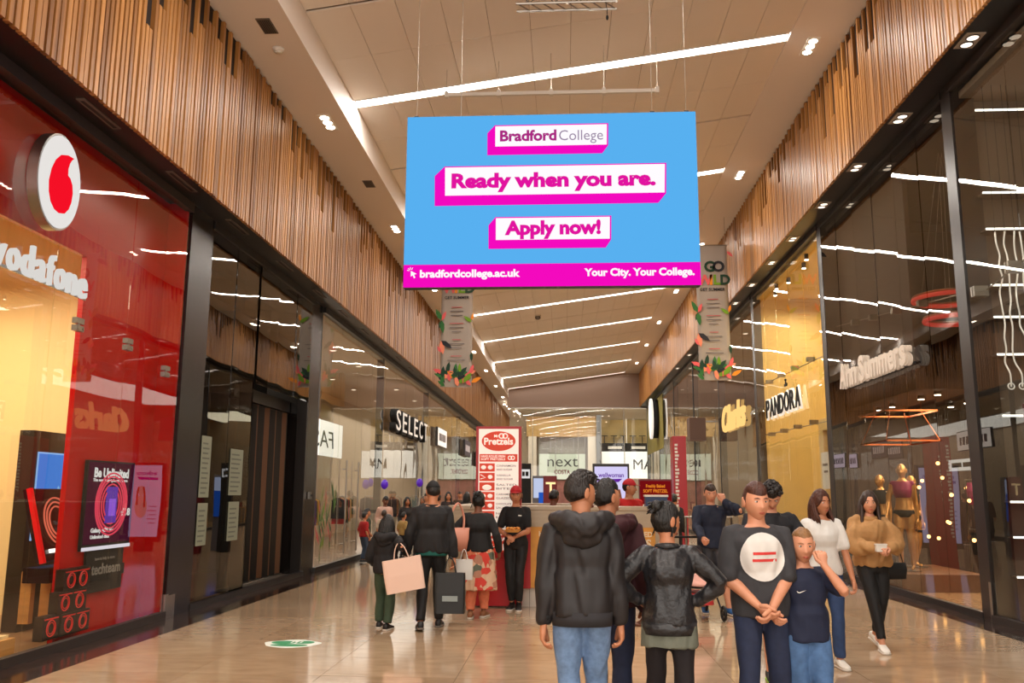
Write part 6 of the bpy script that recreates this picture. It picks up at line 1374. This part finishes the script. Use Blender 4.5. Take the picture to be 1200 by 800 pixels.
# shop lamps that can be seen through the glass
for side, xs_, ys_, z_ in (('left', (-6.2, -7.8), (20, 23, 26, 29, 32, 36, 40, 45, 50, 55), 5.4), ('right', (6.4, 8.2), (28, 31, 34, 37, 40, 44, 48), 7.25)):
    for x in xs_:
        for y in ys_:
            t = thing('shop_downlight', 'small round ceiling lamp in the %s shops, %s in the row %s' % (side, ORD[ys_.index(y)], 'nearer the glass' if x == xs_[0] else 'deeper inside'), 'downlight', (x, y, z_), 0, 'round lamps in the %s shop ceilings' % side); MB().cyl((0, 0, -.03), (0, 0, 0), .10, n=14).obj('frame', WHITE, t); MB().cyl((0, 0, -.035), (0, 0, -.03), .08, n=14).obj('lens', DIM, t)

# ================================================================== far end of the mall
t = thing('far_timber_canopy', 'pale timber slatted fascia over the far shopfront', 'canopy', (-.33, 84, 7.0))
OK2 = mat('pale_oak', (226, 190, 128), .5); MB().b2((-3.3, .12, 0), (3.3, 1.2, 1.9)).obj('backing', mat('canopy_backing', (190, 150, 96), .6), t)
lr = random.Random(8)
for i in range(60): x = -3.27+i*.11; h_ = 1.55+.45*(i/60)-lr.random()*.35*(i % 2); MB().b2((x, 0, 0), (x+.08, .12, h_)).obj('slat', OK2, t)
CW = mat('column_white', (236, 226, 210), .6)
for n_, x in enumerate((-3.05, 2.56)):
    t = thing('white_column', ['white square column left of the far shop window', 'white square column right of the far shop window'][n_], 'column', (x, 83.9, 0)); MB().b2((-.38, -.3, 0), (.38, .3, 7.0)).obj('shaft', CW, t); MB().b2((-.44, -.36, 0), (.44, .36, .3)).obj('base', CW, t)
t = thing('far_shopfront', 'far shop window with thin grey lettering between two white columns', 'shopfront', (-.25, 84.6, 0))
MB().b2((-2.3, .3, 0), (2.3, .4, 7.0)).obj('backdrop', mat('far_backdrop', (150, 140, 126), .7), t); q = MB().b2((-2.2, 0, 3.0), (2.2, .1, 5.4)).obj('frosted_panel', mat('frosted_panel', (206, 214, 200), .4, emit=.25), t)
text('lettering', 'next', mat('thin_grey', (90, 90, 90), .5), q, (-1.4, -.02, 4.2), size=1.5, bold=-.005, extrude=.01, width=2.9); text('lettering', 'COSTA', mat('dark_red_ink', (140, 24, 50), .5), q, (-.75, -.02, 3.5), size=.55, bold=.02, extrude=.01, width=1.5)
for i in range(5): MB().b2((-2.2+i*1.1-.03, -.02, 5.4), (-2.2+i*1.1+.03, .05, 7.0)).obj('mullion', STEEL, t)
MB().b2((-2.2, .0, 5.45), (2.2, .02, 6.95)).obj('upper_glass', GLASS, t); MB().b2((-2.2, .2, 0), (2.2, .25, 2.9)).obj('lower_display', mat('far_display', (170, 120, 110), .6, noise=.3, nscale=1.5), t)
t = thing('white_fascia', 'broad white shop fascia with two large grey letters at the far right', 'sign', (6.0, 84, 0)); q = MB().b2((-2.6, 0, 3.1), (4, .2, 5.6)).obj('board', mat('fascia_white', (240, 238, 234), .5, emit=.45), t)
text('lettering', 'MA', mat('fascia_ink', (70, 66, 64), .5), q, (.35, -.02, 3.95), size=1.35, bold=.0, extrude=.01)
q = MB().b2((-2.6, .02, 5.6), (2.4, .2, 6.4)).obj('black_band', BLACK, t); MB().b2((-1.9, 0, 5.85), (-.6, .02, 6.1)).b2((.3, 0, 5.85), (1.6, .02, 6.1)).obj('printed_mark', WHITE, q)
t = thing('cafe_window', 'upper cafe window with people and furniture above the black band', 'window', (6.0, 84.3, 6.4)); MB().b2((-2.6, 1.0, 0), (2.4, 1.1, 2.3)).obj('rear_wall', mat('cafe_wall', (206, 176, 120), .6, noise=.2, nscale=1), t); MB().b2((-2.6, 0, 0), (2.4, .02, 2.3)).obj('pane', GLASS, t)
for x in (-2.6, -.2, 2.35): MB().b2((x, -.05, 0), (x+.12, .1, 2.3)).obj('mullion', CW, t)
for i in range(5): MB().cyl((-2.2+i*.9, .5, 0), (-2.2+i*.9, .5, .7), .04, n=8).b2((-2.5+i*.9, .2, .7), (-1.9+i*.9, .8, .75)).obj('cafe_table', BLACK, t)
t = thing('grey_pillar', 'slim grey pillar between the canopy and the cafe window', 'column', (3.2, 83.5, 0)); MB().b2((-.2, -.2, 0), (.2, .2, 9)).obj('shaft', mat('pillar_grey', (130, 132, 134), .5), t); MB().b2((-.25, -.25, 0), (.25, .25, .2)).obj('base', STEEL, t)
struct(MB().b2((-8, 83.2, 9.6), (15, 84, 10.3)).obj('trim_6', DAY))
# spot lights on a far track
lr = random.Random(4)
for n_ in range(7):
    x, y, z = -3.4+.12*n_+lr.random()*.2, 62+n_*1.2, 7.9-lr.random()*.25
    t = thing('track_spot', 'tiny bright spotlight in the cluster at the far end of the left wall', 'spotlight', (x-.9, y, z), 0, 'spot cluster at the far end of the left wall'); MB().cyl((0, 0, -.05), (0, 0, 0), .08, n=10).obj('lens', LAMP, t); MB().cyl((0, 0, 0), (0, 0, 11.9-z if x > CX0+.9 else ZTL-z+.02), .02, n=6).obj('stem', STEEL, t)
t = thing('ceiling_sensor', 'small dark dome sensor on the far sloping ceiling', 'sensor', (-1.1, 36.2, 8.9)); MB().sphere((0, 0, 0), (.12, .12, .09), 16, 10).obj('dome', GR, t, True); MB().cyl((0, 0, .05), (0, 0, .1), .14, n=16).obj('ring', WHITE, t)
